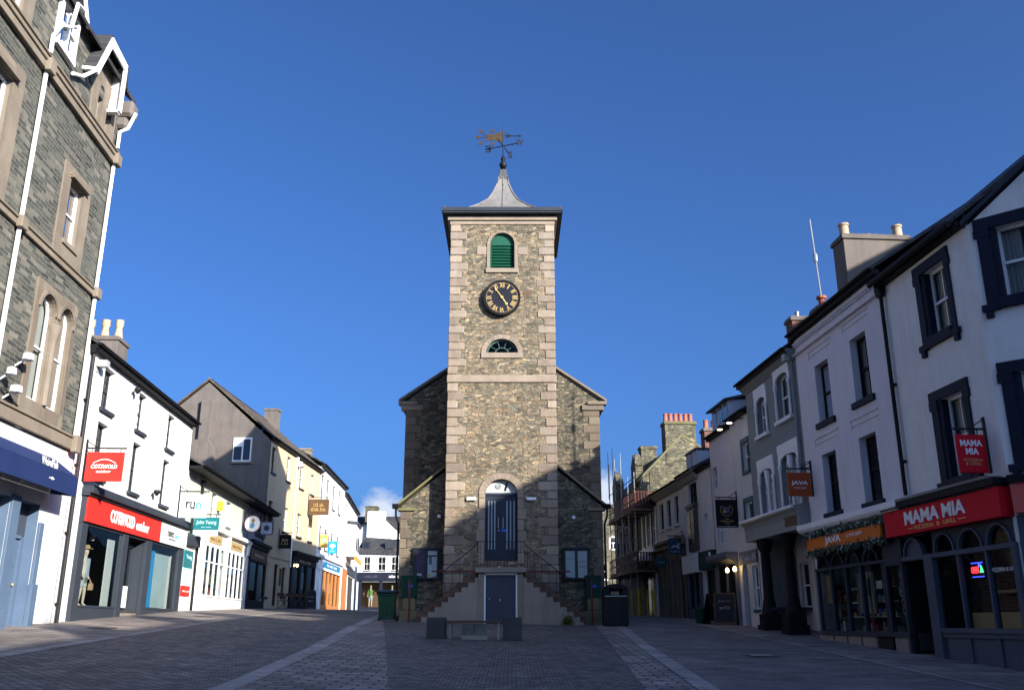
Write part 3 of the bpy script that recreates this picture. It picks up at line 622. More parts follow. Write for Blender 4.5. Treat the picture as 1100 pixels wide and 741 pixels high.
for sx in (-1, 1):
    cw = MB(); tr_ = MB()
    pts = [(.845,-.7),(.845,1.62)]; zt = 1.62
    for k in range(NS):
        xa = .845+.12+k*run; pts += [(xa, zt), (xa, zt-rise)]; zt -= rise
    pts += [(.845+.12+NS*run, -.7)] if False else [(pts[-1][0]+.12, zt), (pts[-1][0]+.12, -.7)]
    cw.pr([(sx*x, zz) for x, zz in pts], LF_, LF_+.16); cw.build('stair_wall', CONC, h)
    zt = 1.80
    for k in range(NS):
        xa = .845+.04+k*run; x = sorted((sx*(xa), sx*(xa+run+.05))); tr_.box(x[0]+.001*k, x[1]+.001*k, LF_+.165, -.005, zt-rise-.02, zt-.004); tr_.box(x[0]+.001*k, x[1]+.001*k, LF_+.17, -.005, -.7, zt-rise-.03); zt -= rise
    tr_.build('steps', BROWNST, h, bev=.01)
    hr = MB(); x0, x1 = .9, .9+NS*run+.28
    hr.tube([(sx*x1, LF_+.1, -.3),(sx*x1, LF_+.1, 1.58)], .04, 8)
    hr.build('handrail_post', REDP, h, smooth=True)
    hb = MB().tube([(sx*.95, LF_+.25, 1.86),(sx*2.6, LF_+.25, 1.86)], .03, 8); hb.build('guard_rail', REDP, h, smooth=True)
    hd = MB().tube([(sx*x1, LF_+.1, 1.55),(sx*2.55, LF_+.1, 1.62),(sx*2.35, LF_+.1, 1.70),(sx*.95, LF_+.1, 2.78)], .02, 6)
    for k in range(6): xx = 1.0+k*.27; hd.tube([(sx*xx, LF_+.1, 1.85-(xx-.9)/run*rise+.02 if k else 1.98),(sx*xx, LF_+.1, 2.75-(xx-.95)*.77)], .010, 5)
    hd.build('handrail', IRON, h, smooth=True)
ba = MB()
for k in range(15): x = -.88+k*1.76/14; ba.tube([(x,LF_-.08,1.97),(x,LF_-.08,2.93)], .007, 4)
ba.tube([(-.9,LF_-.08,2.93),(.9,LF_-.08,2.93)], .014, 6).tube([(-.9,LF_-.08,2.07),(.9,LF_-.08,2.07)], .010, 6); ba.build('balustrade', IRON, h)
for sx in (-1, 1):
    MB().box(sx*1.18-.19, sx*1.18+.19, -.12, -.01, 4.62, 4.73).build('wall_light', WHITEP, h, bev=.01)
# hall body and low wings
BX, BY = 4.25, 3.2
bp = [(-BX,Zb),(BX,Zb),(BX,9.42),(0,12.40),(-BX,9.42)]
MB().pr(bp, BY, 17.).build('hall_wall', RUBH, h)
ks = {-1: MB(), 1: MB()}; z = -.3; i = 0
while z < 9.0:
    hgt = .36
    for sx in (-1, 1):
        w = .72 if i % 2 else .46; x = sorted((sx*(BX+.02), sx*(BX+.02-w))); ks[sx].box(x[0], x[1], BY-.025, BY+(.5 if i % 2 else .75), z, z+hgt-.02)
    z += hgt; i += 1
for sx in (-1, 1): ks[sx].build('hall_quoin_column', HQ, h, bev=.012)
rf = MB()
for sx in (-1, 1): rf.pr([(0,12.56),(sx*(BX+.32),9.42),(sx*(BX+.32),9.30),(0,12.42)], BY+.02, 17.2)
rf.build('hall_roof', ROOF, h)
cp = MB()
for sx in (-1, 1):
    cp.pr([(0,12.64),(sx*(BX+.36),9.48),(sx*(BX+.36),9.36),(0,12.50)], BY-.06, BY+.015)
    x = sorted((sx*(BX+.22), sx*(BX-.75))); cp.box(x[0], x[1], BY-.10, BY+.3, 8.98, 9.22)
    x = sorted((sx*(BX+.34), sx*(BX-.5))); cp.box(x[0], x[1], BY-.18, BY+.3, 9.22, 9.36)
cp.build('gable_coping', BUFF, h, bev=.012)
for sx in (-1, 1):
    ox, ixx = sx*4.03, sx*2.215
    poly = [(ox,Zb),(ixx,Zb),(ixx,5.98),(ox,4.5)]
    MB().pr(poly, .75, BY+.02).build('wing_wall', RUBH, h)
    MB().pr([(sx*4.22,4.46),(ixx,6.10),(ixx,6.20),(sx*4.22,4.56)], .62, BY).pr([(sx*4.16,4.30),(sx*3.45,4.30),(sx*3.45,4.42),(sx*4.2,4.42)], .64, 1.1).build('wing_coping', MOSS if sx < 0 else BUFF, h, bev=.012)
    wq = MB(); z = -.2; i = 0
    while z < 4.2:
        w = .42 if i % 2 else .26; x = sorted((ox+sx*.02, ox+sx*.02-sx*w)); wq.box(x[0], x[1], .725, 1.2, z, z+.36); z += .38; i += 1
    wq.build('wing_quoins', HQ, h, bev=.012)
    MB().prx([(.45,4.55),(.75,4.55),(.75,4.38),(.52,4.38)], *sorted((sx*4.12, sx*4.36))).tube([(sx*4.22,.62,4.4),(sx*4.22,.66,4.1),(sx*4.13,.9,3.8),(sx*4.13,.9,0)], .045, 8).build('downpipe', IRON, h, smooth=True)
    MB().box(sx*2.5-.06, sx*2.5+.06, .62, .74, 4.02, 4.14).build('security_camera', WHITEP, h) if sx < 0 else MB().box(2.82, 2.94, .62, .74, 3.98, 4.1).build('security_camera', WHITEP, h)
# moss clump at the foot of the right stair
# notice boards and cabinets
for sx, lab in ((-1, 'dark framed notice board with purple poster and white map left of steps'), (1, 'dark framed notice board with two white posters right of steps')):
    x0, x1 = sorted((sx*2.48, sx*3.42)); x0, x1 = (x0, x1)
    t = thing('notice_board', lab, 'notice board', MH, (x0+x1)/2, .75, 1.62)
    OFF[t.name] = ((x0+x1)/2, 1.62)
    xm = (x0+x1)/2
    fr = MB().box(x0-.05, x1+.05, -.14, -.02, 1.62, 2.80); fr.box(x0-.08, x1+.08, -.2, -.02, 2.80, 2.86); fr.build('case', DARKF, t, bev=.008)
    f2 = MB().box(x0, x0+.05, -.165, -.14, 1.7, 2.72).box(x1-.05, x1, -.165, -.14, 1.7, 2.72).box(xm-.06, xm+.06, -.165, -.14, 1.7, 2.72).box(x0+.05,x1-.05,-.165,-.14,1.66,1.7).box(x0+.05,x1-.05,-.165,-.14,2.72,2.77); f2.build('door_frame', DARKF, t)
    PP = M('purple_poster', (.09,.05,.12), .5, .5, 0, 0, grain=6.); PW = M('white_poster', (.60,.64,.68), .5, .06)
    if sx < 0:
        MB().box(x0+.05, xm-.06, -.148, -.14, 1.7, 2.72).build('poster', PP, t); MB().box(x0+.12, x0+.3, -.152, -.148, 1.78, 1.86).build('poster_strip', PW, t)
        MB().box(xm+.06, x1-.05, -.148, -.14, 1.7, 2.72).build('map', PW, t); MB().box(xm+.10, xm+.22, -.152, -.148, 2.2, 2.5).build('map_block', M('map_blue', (.12,.16,.22), .5), t); MB().box(xm+.06, x1-.05, -.152, -.148, 2.5, 2.56).build('map_band', DARKF, t)
        MB().pr([(xm+.06,1.75),(xm+.2,1.75),(xm+.13,1.88)], -.153, -.148).build('warning_triangle', M('warning_yellow', (.75,.55,.02), .5), t)
    else:
        MB().box(x0+.05, xm-.06, -.148, -.14, 1.7, 2.72).build('poster', PW, t); MB().box(xm+.06, x1-.05, -.148, -.14, 1.7, 2.72).build('poster', PW, t)
        MB().box(xm+.10, x1-.1, -.152, -.148, 2.1, 2.13).box(xm+.10, x1-.1, -.152, -.148, 2.3, 2.32).build('red_lines', RED2, t); MB().box(x0+.08, xm-.1, -.152, -.148, 2.42, 2.44).build('grey_line', NAVYG, t)
    glasspane(t, x0, x1, 1.68, 2.75, -.17, 'pane')
for sx, lab in ((-1, 'dark green metal cabinet with blue plate at left end of stone hall'), (1, 'dark green metal cabinet with blue plate at right end of stone hall')):
    x0, x1 = sorted((sx*3.28, sx*3.86))
    t = thing('wall_cabinet', lab, 'cabinet', MH, (x0+x1)/2, .75, .85); OFF[t.name] = ((x0+x1)/2, .85)
    cb = MB().box(x0, x1, -.35, -.01, .95, 1.72)
    for k in range(7): cb.box(x0+.04+k*.08, x0+.07+k*.08, -.37, -.35, 1.0, 1.66)
    cb.box(x0-.03, x1+.03, -.38, -.01, 1.72, 1.78); cb.build('case', GREEND, t, bev=.01)
    MB().box(x0+.25, x0+.42, -.385, -.37, 1.32, 1.42).build('plate', MC['blue_plate'], t)
    MB().box(x0-.05, x1+.05, -.4, -.01, -.5, .45).box(x0+.05, x1-.05, -.3, -.01, .45, .95).build('plinth', MOSS, t, bev=.03)

# ------------------------------------------------------------------ things in front of the hall
def bench(X, Y):
    f = front(X, Y); t = thing('bench', 'low stone bench with dark slate end blocks and engraved slate panel before the steps', 'bench', f); zb = OFF[t.name][1]
    for x0, x1, nm in ((-1.28,-.78,0),(.76,1.26,0)):
        MB().box(x0, x1, -.28, .28, zb-.05, zb+.56).build('end_block', SLATEST, t, bev=.02)
    MB().box(-.785, .765, -.22, .22, zb+.42, zb+.48).build('seat', WOOD, t, bev=.012)
    MB().box(-.70,-.62,-.18,.18,zb-.05,zb+.419).box(.60,.68,-.18,.18,zb-.05,zb+.419).build('leg', CONC, t, bev=.01)
    MB().box(-.34,.33,-.17,-.10,zb+.10,zb+.40).build('plaque', PLAQ, t, bev=.006); MB().box(-.005,.005,-.178,-.171,zb+.11,zb+.39).build('plaque_joint', BLACK, t)
    MB().box(-.36,.35,-.20,-.06,zb-.03,zb+.098).build('plaque_plinth', CONC, t, bev=.01)
bench(-1.0, 25.6)
def wheelie(X, Y):
    t = thing('wheelie_bin', 'green wheeled bin with dark lid left of the stone hall', 'bin', front(X, Y)); zb = OFF[t.name][1]
    b0 = [(-.26,-.28),(.26,-.28),(.26,.28),(-.26,.28)]; b1 = [(-.33,-.36),(.33,-.36),(.33,.36),(-.33,.36)]
    mb = MB(); mb.add([(x,y,zb+.06) for x, y in b0]+[(x,y,zb+.98) for x, y in b1], [(0,1,2,3),(7,6,5,4),(0,4,5,1),(1,5,6,2),(2,6,7,3),(3,7,4,0)])
    for k in range(3): x = -.17+k*.17; mb.box(x-.03, x+.03, -.345, -.30, zb+.2, zb+.85)
    mb.box(-.36,.36,-.39,-.33,zb+.90,zb+.98); mb.build('body', WHEEL, t, bev=.02)
    MB().prx([(-.42,zb+.98),(.40,zb+.98),(.40,zb+1.06),(.2,zb+1.12),(-.3,zb+1.06),(-.42,zb+1.02)], -.37, .37).tube([(-.3,.44,zb+1.02),(.3,.44,zb+1.02)], .02, 6).build('lid', BLKPL, t, bev=.012)
    for sx in (-1, 1): MB().tube([(sx*.30,.33,zb+.1),(sx*.36,.33,zb+.1)], .1, 14).build('wheel', BLKPL, t)
wheelie(-4.62, 35.)
def litter(X, Y):
    t = thing('litter_bin', 'black domed litter bin standing right of the stone hall', 'bin', front(X, Y)); zb = OFF[t.name][1]; w = .44
    mb = MB().box(-w*.94, w*.94, -.36, .36, zb, zb+.06); mb.box(-w, w, -.40, .40, zb+.06, zb+1.0)
    for sx in (-1, 1): mb.box(sx*w*.55-.01, sx*w*.55+.01, -.41, -.40, zb+.12, zb+.95)
    mb.build('body', BLKPL, t, bev=.025)
    hd = MB(); hd.box(-w,-.24,-.40,.40,zb+1.06,zb+1.28).box(.24,w,-.40,.40,zb+1.06,zb+1.28).box(-w, w, -.40, .40, zb+1.0, zb+1.06); hd.box(-.24,.24,-.05,.05,zb+1.06,zb+1.28)
    hd.pr(arc(0, zb+1.28, w, 12, .18), -.40, .40); hd.build('hood', BLKPL, t, bev=.012)
    MB().box(-.40,.40,-.412,-.40,zb+1.015,zb+1.045).build('trim', STEEL, t)
    MB().box(-.15,.15,-.055,-.05,zb+1.1,zb+1.2).build('reflection_panel', M('pale_reflection', (.6,.5,.36), .5), t)  # pale panel stands in for the bright reflection in the bin opening
litter(3.72, 34.1)
for X, Y, w_, lab in ((-10.6, 24.6, .62, 'pale rectangular inspection cover in left pavement outside red fronted shop'), (-10.9, 33.5, .55, 'pale square inspection cover in left pavement near the white bay shop'), (5.6, 21.5, .6, 'rectangular metal inspection cover in roadway before the coffee shop')):
    t = thing('inspection_cover', lab, 'manhole cover', front(X, Y, .06), group='inspection covers in the paving'); zb = OFF[t.name][1]
    def q4(a, c, d, e, l): return [(x, y, gz(X+x, Y+y)+l) for x, y in ((a,d),(c,d),(c,e),(a,e))]
    MB().face(q4(-w_/2,w_/2,-.3,.3,.020)).build('frame', IRON, t); MB().face(q4(-w_/2+.04,w_/2-.04,-.26,.26,.026)).build('lid', CONC if X < 0 else STEEL, t)
# ------------------------------------------------------------------ hanging signs
def hsign(label, fac, s, z0, z1, w, left, mat, gap=.06, group='hanging shop signs', board=True, brack=True, rise=.12):
    """a panel square to the facade; local x runs away from (left row) or towards (right row) the wall at x = 0"""
    X, Y = fac.at(s); dx, dy = fac.d
    f = Fac((X, Y), (dy, -dx) if left else (-dy, dx))
    t = thing('hanging_sign', label, 'hanging sign', f, 0, 0, z0, group)
    a, c = (gap, gap+w) if left else (-gap-w, -gap)
    if board: MB().box(a, c, -.03, .03, z0, z1).build('panel', mat, t, bev=.006)
    if brack:
        e = c+.04 if left else a-.04
        bk = MB().box(*sorted((0, e)), -.02, .02, z1+rise-.02, z1+rise+.02); sg = 1 if left else -1
        bk.box(-.03, .03, -.04, .04, z0+.0, z1+rise+.25)
        for xx in (a+.12, c-.12): bk.tube([(xx,0,z1-.01),(xx,0,z1+rise)], .012, 5)
        bk.tube([(0,0,z1+rise+.22),(sg*.35,0,z1+rise)], .012, 5)
        bk.build('bracket', IRON, t)
    return t, a, c

# ------------------------------------------------------------------ L1: tall slate stone house
b = thing('stone_house', 'tall dark slate stone house with pale stone windows and blue awning', 'house', LF, -14., 0, -.5)
E1 = -2.08
H = [(-5.5,-4.62,5.4,8.23,.44),(-4.33,-3.45,5.4,8.23,.44),(-10.5,-9.62,5.4,8.23,.44),(-9.33,-8.45,5.4,8.23,.44),
     (-4.88,-3.92,9.95,11.72),(-10.1,-8.62,10.0,12.4),(-3.98,-3.58,13.95,15.35,.2),(-3.28,-2.88,13.95,15.35,.2),(-10.1,-8.7,13.9,16.0)]
wall(b, SLATEW, -14, E1, 4.62, 16.2, H, 0, .26, 'slate_wall', rmat=BUFF)
wall(b, WHITE, -14, -1.95, -1.5, 4.6, [(-4.85,-3.62,-1.5,2.95),(-12.5,-5.3,-1.5,2.95)], .02, .5, 'ground_floor_wall', rmat=BLUEP)
shell(b, SLATEW, -14, E1, 9., -1.4, 16.2, 4.5, 20.4)
def surround(b, x0, x1, z0, z1, holes, mat=BUFF, y=-.05, name='stone_surround'):
    wall(b, mat, x0, x1, z0, z1, holes, y, .06, name)
    MB().box(x0, x0+.02, y+.001, .0, z0, z1).box(x1-.02, x1, y+.001, .0, z0, z1).box(x0+.02, x1-.02, y+.001, .0, z1-.02, z1).build('surround_edge', mat, b)
for dx in (0, -5.):
    surround(b, -5.78+dx, -3.2+dx, 5.02, 8.5, [(-5.5+dx,-4.62+dx,5.4,8.23,.44),(-4.33+dx,-3.45+dx,5.4,8.23,.44)])
    MB().lathe(-4.475+dx, -.03, [(.11,5.4),(.10,5.5),(.10,7.15),(.12,7.2),(.17,7.45),(.19,7.55),(.13,7.6)], 12).build('colonnette', BUFF, b, smooth=True)
    hm = MB()
    for cx in (-5.06+dx, -3.89+dx):
        ao, ai = arc(cx, 7.79, .55, 12), arc(cx, 7.79, .46, 12)
        for i in range(12): hm.pr([ao[i], ao[i+1], ai[i+1], ai[i]], -.10, -.05)
    hm.build('hood_mould', BUFF, b)
    sash(b, -5.5+dx, -4.62+dx, 5.4, 8.23, .10, WHITEP, 1, 1, None, 3, rise=.44, fw=.08); sash(b, -4.33+dx, -3.45+dx, 5.4, 8.23, .10, WHITEP, 1, 1, None, 3, rise=.44, fw=.08)
surround(b, -5.32, -3.48, 9.44, 12.1, [(-4.88,-3.92,9.95,11.72)]); sash(b, -4.88, -3.92, 9.95, 11.72, .12, WHITEP, 1, 1, (BUFF,.12,.10,.02), 3, fw=.09)
surround(b, -10.6, -8.1, 9.44, 12.85, [(-10.1,-8.62,10.0,12.4)]); sash(b, -10.1, -8.62, 10.0, 12.4, .12, WHITEP, 1, 1, (BUFF,.12,.10,.02), 3, fw=.09)
MB().box(-4.98,-3.82,-.17,-.05,11.74,11.80).box(-5.0,-3.8,-.13,-.05,11.80,11.9).build('hood', BUFF, b); MB().box(-10.2,-8.52,-.17,-.05,12.42,12.48).box(-10.25,-8.47,-.13,-.05,12.48,12.6).build('hood', BUFF, b)
surround(b, -4.4, -2.55, 14.1, 15.7, [(-3.98,-3.58,13.95,15.35,.2),(-3.28,-2.88,13.95,15.35,.2)])
for x in (-3.98, -3.28): sash(b, x, x+.4, 13.95, 15.35, .12, WHITEP, 1, 1, None, 0, rise=.2, mid=False)
surround(b, -10.5, -8.3, 14.1, 16.15, [(-10.1,-8.7,13.9,16.0)]); sash(b, -10.1, -8.7, 13.9, 16.0, .12, WHITEP, 1, 1, None, 0, fw=.09)
for z0, z1, pj in ((4.62,5.0,.10),(9.20,9.42,.09),(13.55,13.82,.13),(13.82,14.08,.08)):
    MB().box(-14, E1+.02, -pj, -.002, z0, z1).box(-14, E1+.02, -pj-.05, -.002, z1-.06, z1+.004).build('string_course', BUFF, b, bev=.012)
    if z1 > 13.85: continue
    for x in (-7.3, -2.35): MB().box(x-.17, x+.17, -pj-.14, -pj+.01, z0-.06, z1+.03).build('string_block', BUFF, b, bev=.015)
for x, zt in ((-7.3, 14.4), (-2.35, 13.9)):
    for za_, zb_ in ((4.9,9.14),(9.47,13.5)): MB().tube([(x,-.10,za_),(x,-.10,zb_)], .055, 8).build('downpipe', WHITEP, b, smooth=True)
    MB().tube([(x,-.12,14.08),(x,-.12,zt+.2),(x+.1,-.25,zt+.6),(x+.4,-.34,zt+.75),(x+.4,-.42,zt+1.5),(x+.75,-.45,zt+1.55)] if x < -5 else [(x,-.14,14.08),(x,-.14,zt+.75),(x+.12,-.32,zt+.95),(x+.14,-.5,zt+1.5)], .055, 8).build('downpipe', WHITEP, b, smooth=True)
# roofs: main slope and two gabled dormers with white barge boards
rb = MB(); rb.prx([(-.30,16.05),(4.5,20.6),(9.2,16.2),(9.2,16.05),(4.5,20.42),(-.30,15.93)], -14, E1+.25); rb.build('roof', ROOF, b)
MB().pr([(-5.0,15.),(-2.6,15.),(-2.6,16.4),(-4.4,16.45),(-5.0,15.2)], -.02, 2.4).build('gable_wall', SLATEW, b)
MB().pr([(-5.15,15.16),(-4.4,16.72),(-2.9,16.6),(-2.75,15.9),(-2.9,15.9),(-3.0,16.4),(-4.36,16.52),(-5.0,15.10)], -.36, 3.4).build('dormer_roof', ROOF, b)
MB().pr([(-5.2,15.02),(-4.42,16.62),(-4.38,16.28),(-5.05,14.94)], -.42, -.365).build('barge_board', WHITEP, b); MB().pr([(-4.42,16.62),(-3.1,16.52),(-3.15,16.26),(-4.38,16.28)], -.42, -.366).build('barge_board', WHITEP, b)
MB().box(-3.3,-3.1,-.42,-.366,14.85,16.4).box(-3.14,-3.1,-.366,.0,14.85,16.4).box(-3.3,-3.1,-.366,-.02,14.80,14.88).build('barge_cheek', WHITEP, b)
MB().tube([(-5.15,-.40,15.05),(-5.15,.8,15.12)], .07, 8).tube([(-5.15,-.38,15.0),(-5.3,-.1,14.7),(-5.9,-.1,14.4)], .055, 8).build('gutter', WHITEP, b, smooth=True)
MB().box(-7.15,-5.9,-.02,1.5,14.2,16.2).build('dormer_wall', SLATEW, b); MB().pr([(-7.35,16.1),(-6.5,17.3),(-5.7,16.1),(-5.85,16.1),(-6.5,17.05),(-7.2,16.1)], -.2, 2.5).build('dormer_roof', ROOF, b)
dw = MB().box(-7.1,-5.95,-.16,-.02,14.55,14.68).box(-7.1,-6.98,-.14,-.02,14.68,16.0).box(-6.07,-5.95,-.14,-.02,14.68,16.0).box(-6.58,-6.47,-.13,-.02,14.68,16.0).box(-7.1,-5.95,-.14,-.02,15.9,16.02).box(-6.98,-6.07,-.12,-.02,15.28,15.34).build('dormer_window', WHITEP, b)
glasspane(dw, -7.0, -6.05, 14.7, 15.95, -.06, 'pane')
MB().pr([(-7.4,16.0),(-6.5,17.28),(-6.5,17.02),(-7.25,15.95)], -.26, -.205).build('barge_board', WHITEP, b); MB().pr([(-6.5,17.28),(-5.65,16.0),(-5.78,15.95),(-6.5,17.02)], -.26, -.205).build('barge_board', WHITEP, b)
MB().lathe(-4.2, 3.4, [(.28,19.3),(.3,19.75),(.1,20.0),(.04,20.1),(.03,21.6),(.09,21.7),(.02,22.2)], 10).build('roof_finial', LEAD, b, smooth=True)
MB().box(E1-.3, E1+.22, -.45, .35, 15.25, 15.8).box(E1-.25, E1+.12, -.3, .3, 14.85, 15.25).build('kneeler_stone', CEMENT, b, bev=.09)
# blue door, shopfront, awning, pier
d = door(b, -4.68, -3.78, -.12, 2.06, .34, BLUEP, 3)
MB().box(-4.85,-4.68,.28,.42,-.5,2.1).box(-3.78,-3.62,.28,.42,-.5,2.1).box(-4.68,-3.78,.28,.42,2.06,2.14).build('door_frame', BLUEP, b)
MB().box(-4.85,-3.62,.30,.44,2.14,2.96).build('transom_panel', DBLUE, b); MB().box(-5.3,-4.86,-.06,.01,-.6,3.0).box(-5.34,-4.82,-.10,.01,-.6,.3).build('pilaster', BLUEP, b, bev=.01); MB().box(-3.61,-3.36,-.06,.01,-.6,2.5).box(-3.64,-3.30,-.10,.01,-.6,.95).build('pilaster', BLUEP, b, bev=.01)
MB().box(-4.85,-3.62,.05,.5,-.6,-.115).build('doorstep', CONC, b, bev=.01)
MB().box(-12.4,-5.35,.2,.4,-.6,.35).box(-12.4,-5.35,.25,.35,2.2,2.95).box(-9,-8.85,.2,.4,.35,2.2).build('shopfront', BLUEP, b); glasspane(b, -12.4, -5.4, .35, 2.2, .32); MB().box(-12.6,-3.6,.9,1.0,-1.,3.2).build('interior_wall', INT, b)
aw = MB(); ye = -.66
aw.prx([(-.01,4.22),(-.01,4.18),(ye,3.70),(ye-.03,3.72)], -13.5, -3.2); aw.prx([(ye-.03,3.715),(ye,3.69),(ye+.01,3.22),(ye-.02,3.22)], -13.5, -3.2)
for xe in (-3.2, -13.5): aw.face([(xe,-.01,4.2),(xe,ye,3.71),(xe,ye,3.22),(xe,-.01,3.3)])
a_ = aw.build('awning', AWN, b); text(a_, 'WeirdFish', -5.0, 3.84, ye-.005, .95, .20, WHITEP, .01, .006, name='lettering')
for k in (-5.2,-7.2,-9.2): MB().tube([(k,-.05,3.3),(k,ye+.02,3.66)], .012, 5).build('awning_arm', STEEL, a_)
MB().box(-4.98,-4.68,ye-.034,ye-.024,3.46,3.48).pr([(-4.81+.06*math.cos(t),3.47+.04*math.sin(t)) for t in [PI*i/5 for i in range(10)]], ye-.036, ye-.024).build('fish_emblem', WHITEP, a_)
MB().box(-3.0,-2.72,-.04,-.0,3.92,4.12).build('sticker_panel', M('yellow_sticker', (.75,.45,.08), .5), b)
MB().box(-3.62,-1.98,-.05,.012,-.6,-.02).build('plinth', CEMENT, b)
for x, z, r in ((-6.2,6.1,.14),(-6.9,5.55,.12),(-6.55,5.2,.15)):
    l = MB().lathe(x, -.28, [(.02,z),(r,z+.05),(r*.9,z+.2),(.02,z+.24)], 10); l.tube([(x,0,z-.1),(x,-.2,z+.05)], .025, 6); l.build('flood_light', WHITEP, b, smooth=True)
MB().tube([(-7,-.03,5.3),(-5.5,-.03,5.05),(-4,-.03,4.75),(-2.6,-.03,5.02)], .015, 5).build('cable', IRON, b)
pipe(b, -1.82, -.3, 7.6, IRON, -.10, .05)

# ------------------------------------------------------------------ L2: white three storey shop house
b = thing('white_shop_house', 'white three storey house over grey shopfront with wide red fascia', 'house', LF, -1.95, 0, -.1)
W1 = [(-.56,.31),(2.7,3.52),(6.12,6.95)]
wall(b, WHITE, -1.945, 9.45, -1.2, 7.82, [(a,c,6.26,7.56) for a,c in W1]+[(a,c,4.18,5.85) for a,c in W1]+[(-.9,9.35,-1.2,3.5)], 0, .22)
shell(b, WHITE, -1.945, 9.45, 7.6, -1.1, 7.85, 3.8, 10.4)
roof(b, ROOF, -1.945, 9.5, 7.97, 10.5, 3.8, 7.6)
for a, c in W1:
    sash(b, a, c, 6.26, 7.56, .17, DARKF, 3, 2, (DARKF,.10,.10,.12), 1); sash(b, a, c, 4.18, 5.85, .17, DARKF, 3, 2, (DARKF,.10,.10,.12), 1)
chimney(b, CEMENT, 8.2, 9.4, 3.0, 4.7, 9.0, 11.25, [(8.8,3.25),(8.8,3.8),(8.8,4.4)], BUFFPOT, .85, .15, crown=True)
MB().box(-1.35,-1.1,-.32,-.02,7.35,7.55).box(-1.3,-1.12,-.02,0,7.2,7.6).build('alarm_box', M('grey_plastic', (.4,.4,.4), .5), b)
for x, z in ((5.1,4.35),(1.9,7.3)):
    l = MB().lathe(x, -.2, [(.03,z),(.12,z+.12),(.10,z+.2)], 10); l.tube([(x,0,z),(x,-.2,z+.15)], .02, 5); l.build('flood_light', IRON, b, smooth=True)
fr = MB(); y0, y1 = -.12, .02
for x0, x1 in ((-1.02,-.56),(2.55,3.02),(4.95,5.55),(8.95,9.6)): fr.box(x0, x1, y0, y1, -.6, 2.78)
fr.box(-.56,2.55,-.08,y1,-.6,.44).box(5.55,8.95,-.08,y1,-.6,.46).box(-.56,2.55,-.10,.0,.44,.50).box(5.55,8.95,-.10,.0,.46,.52)
fr.box(-1.02,9.6,-.10,y1,2.74,2.80).box(-1.02,9.6,-.14,y1,2.80,3.55).box(-1.1,9.72,-.34,.0,3.62,3.78).box(-1.1,9.72,-.24,.0,3.55,3.62).box(-1.05,9.66,-.30,.0,3.78,3.86)
fr.box(2.40,2.46,-.06,.0,.5,2.74); sf = fr.build('shopfront', DARKF, b, bev=.01)
MB().box(-.97,6.1,-.19,-.14,2.82,3.52).build('fascia_sign', RED, sf); MB().box(6.1,9.58,-.192,-.14,2.82,3.52).build('fascia_sign', WHITEP, sf, label='white end of fascia')
text(sf, 'COTSWOLD', 2.05, 3.18, -.195, 2.25, .40, WHITEP, .035, .02, .0); text(sf, 'outdoor', 4.05, 3.15, -.195, 1.35, .34, WHITEP, .012, .02, .1)
text(sf, 'runners', 7.35, 3.2, -.197, .85, .2, BLACK, 0, .01, .15); text(sf, 'need', 8.15, 3.2, -.197, .6, .2, CYAN, 0, .01, .15); text(sf, 'RUNNING SPECIALISTS', 7.6, 3.02, -.197, .9, .06, BLACK, 0, .01)
glasspane(sf, -.56, 2.55, .5, 2.74, -.03); glasspane(sf, 5.55, 8.95, .52, 2.74, -.03)
di = MB().box(3.06,4.91,.36,.38,.3,2.56); di.build('shop_door', GLASS, sf); MB().box(3.04,3.1,.30,.45,.1,2.6).box(3.72,3.78,.30,.45,.1,2.6).box(4.87,4.93,.30,.45,.1,2.6).box(3.1,4.87,.30,.45,2.5,2.6).build('door_frame', DARKF, sf)
MB().box(3.02,4.95,.0,1.2,-.6,.32).build('doorstep', CONC, sf); [MB().box(xa,xa+.06,.02,.4,.3,2.74).build('porch_side', DARKF, sf) for xa in (2.98, 4.93)]
MB().box(4.0,4.7,.29,.30,.5,1.2).build('notice', WHITEP, sf, label='white notice with orange border'); MB().box(4.05,4.86,.42,.46,.4,2.5).build('display_panel', INTW, sf)
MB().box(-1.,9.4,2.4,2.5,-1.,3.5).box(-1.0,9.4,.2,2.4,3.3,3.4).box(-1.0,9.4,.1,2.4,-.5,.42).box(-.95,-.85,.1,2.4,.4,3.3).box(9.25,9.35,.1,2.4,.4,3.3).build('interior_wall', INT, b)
MB().box(1.95,2.52,.14,.18,.5,2.55).build('display_panel', INTW, b); MB().box(7.05,8.93,.25,.3,.55,2.5).build('display_panel', M('pale_blue_panel', (.50,.64,.68), .5), b); MB().box(6.55,7.0,.2,.24,.55,2.55).build('display_panel', CYAN, b)
sh = MB()
for z in (.9,1.4,1.9): sh.box(-.4,1.5,1.7,2.1,z,z+.03).box(3.2,4.9,2.0,2.35,z,z+.03)
sh.build('shelving', DARKF, b)
st = MB(); random.seed(3)
stm = [M('stock_'+n, c, .7) for n, c in (('white',(.6,.6,.58)),('brown',(.25,.17,.1)),('green',(.1,.2,.1)),('blue',(.1,.2,.4)))]
for z in (.52,.93,1.43,1.93):
    x = -.4
    while x < 1.3:
        w_ = random.uniform(.1,.25)
        if random.random() < .6: st.box(x, x+w_, 1.65, 1.95, z, z+random.uniform(.12,.35), random.randrange(4))
        x += w_+.08
st.build('stock', stm, b)
for x in (.4, 1.3, 6.9, 7.8): MB().tube([(x,.5,2.9),(x,.45,2.62)], .02, 6).lathe(x, .42, [(.05,2.45),(.08,2.5),(.07,2.65),(.02,2.68)], 10).build('spot_light', WHITEP, b, smooth=True)
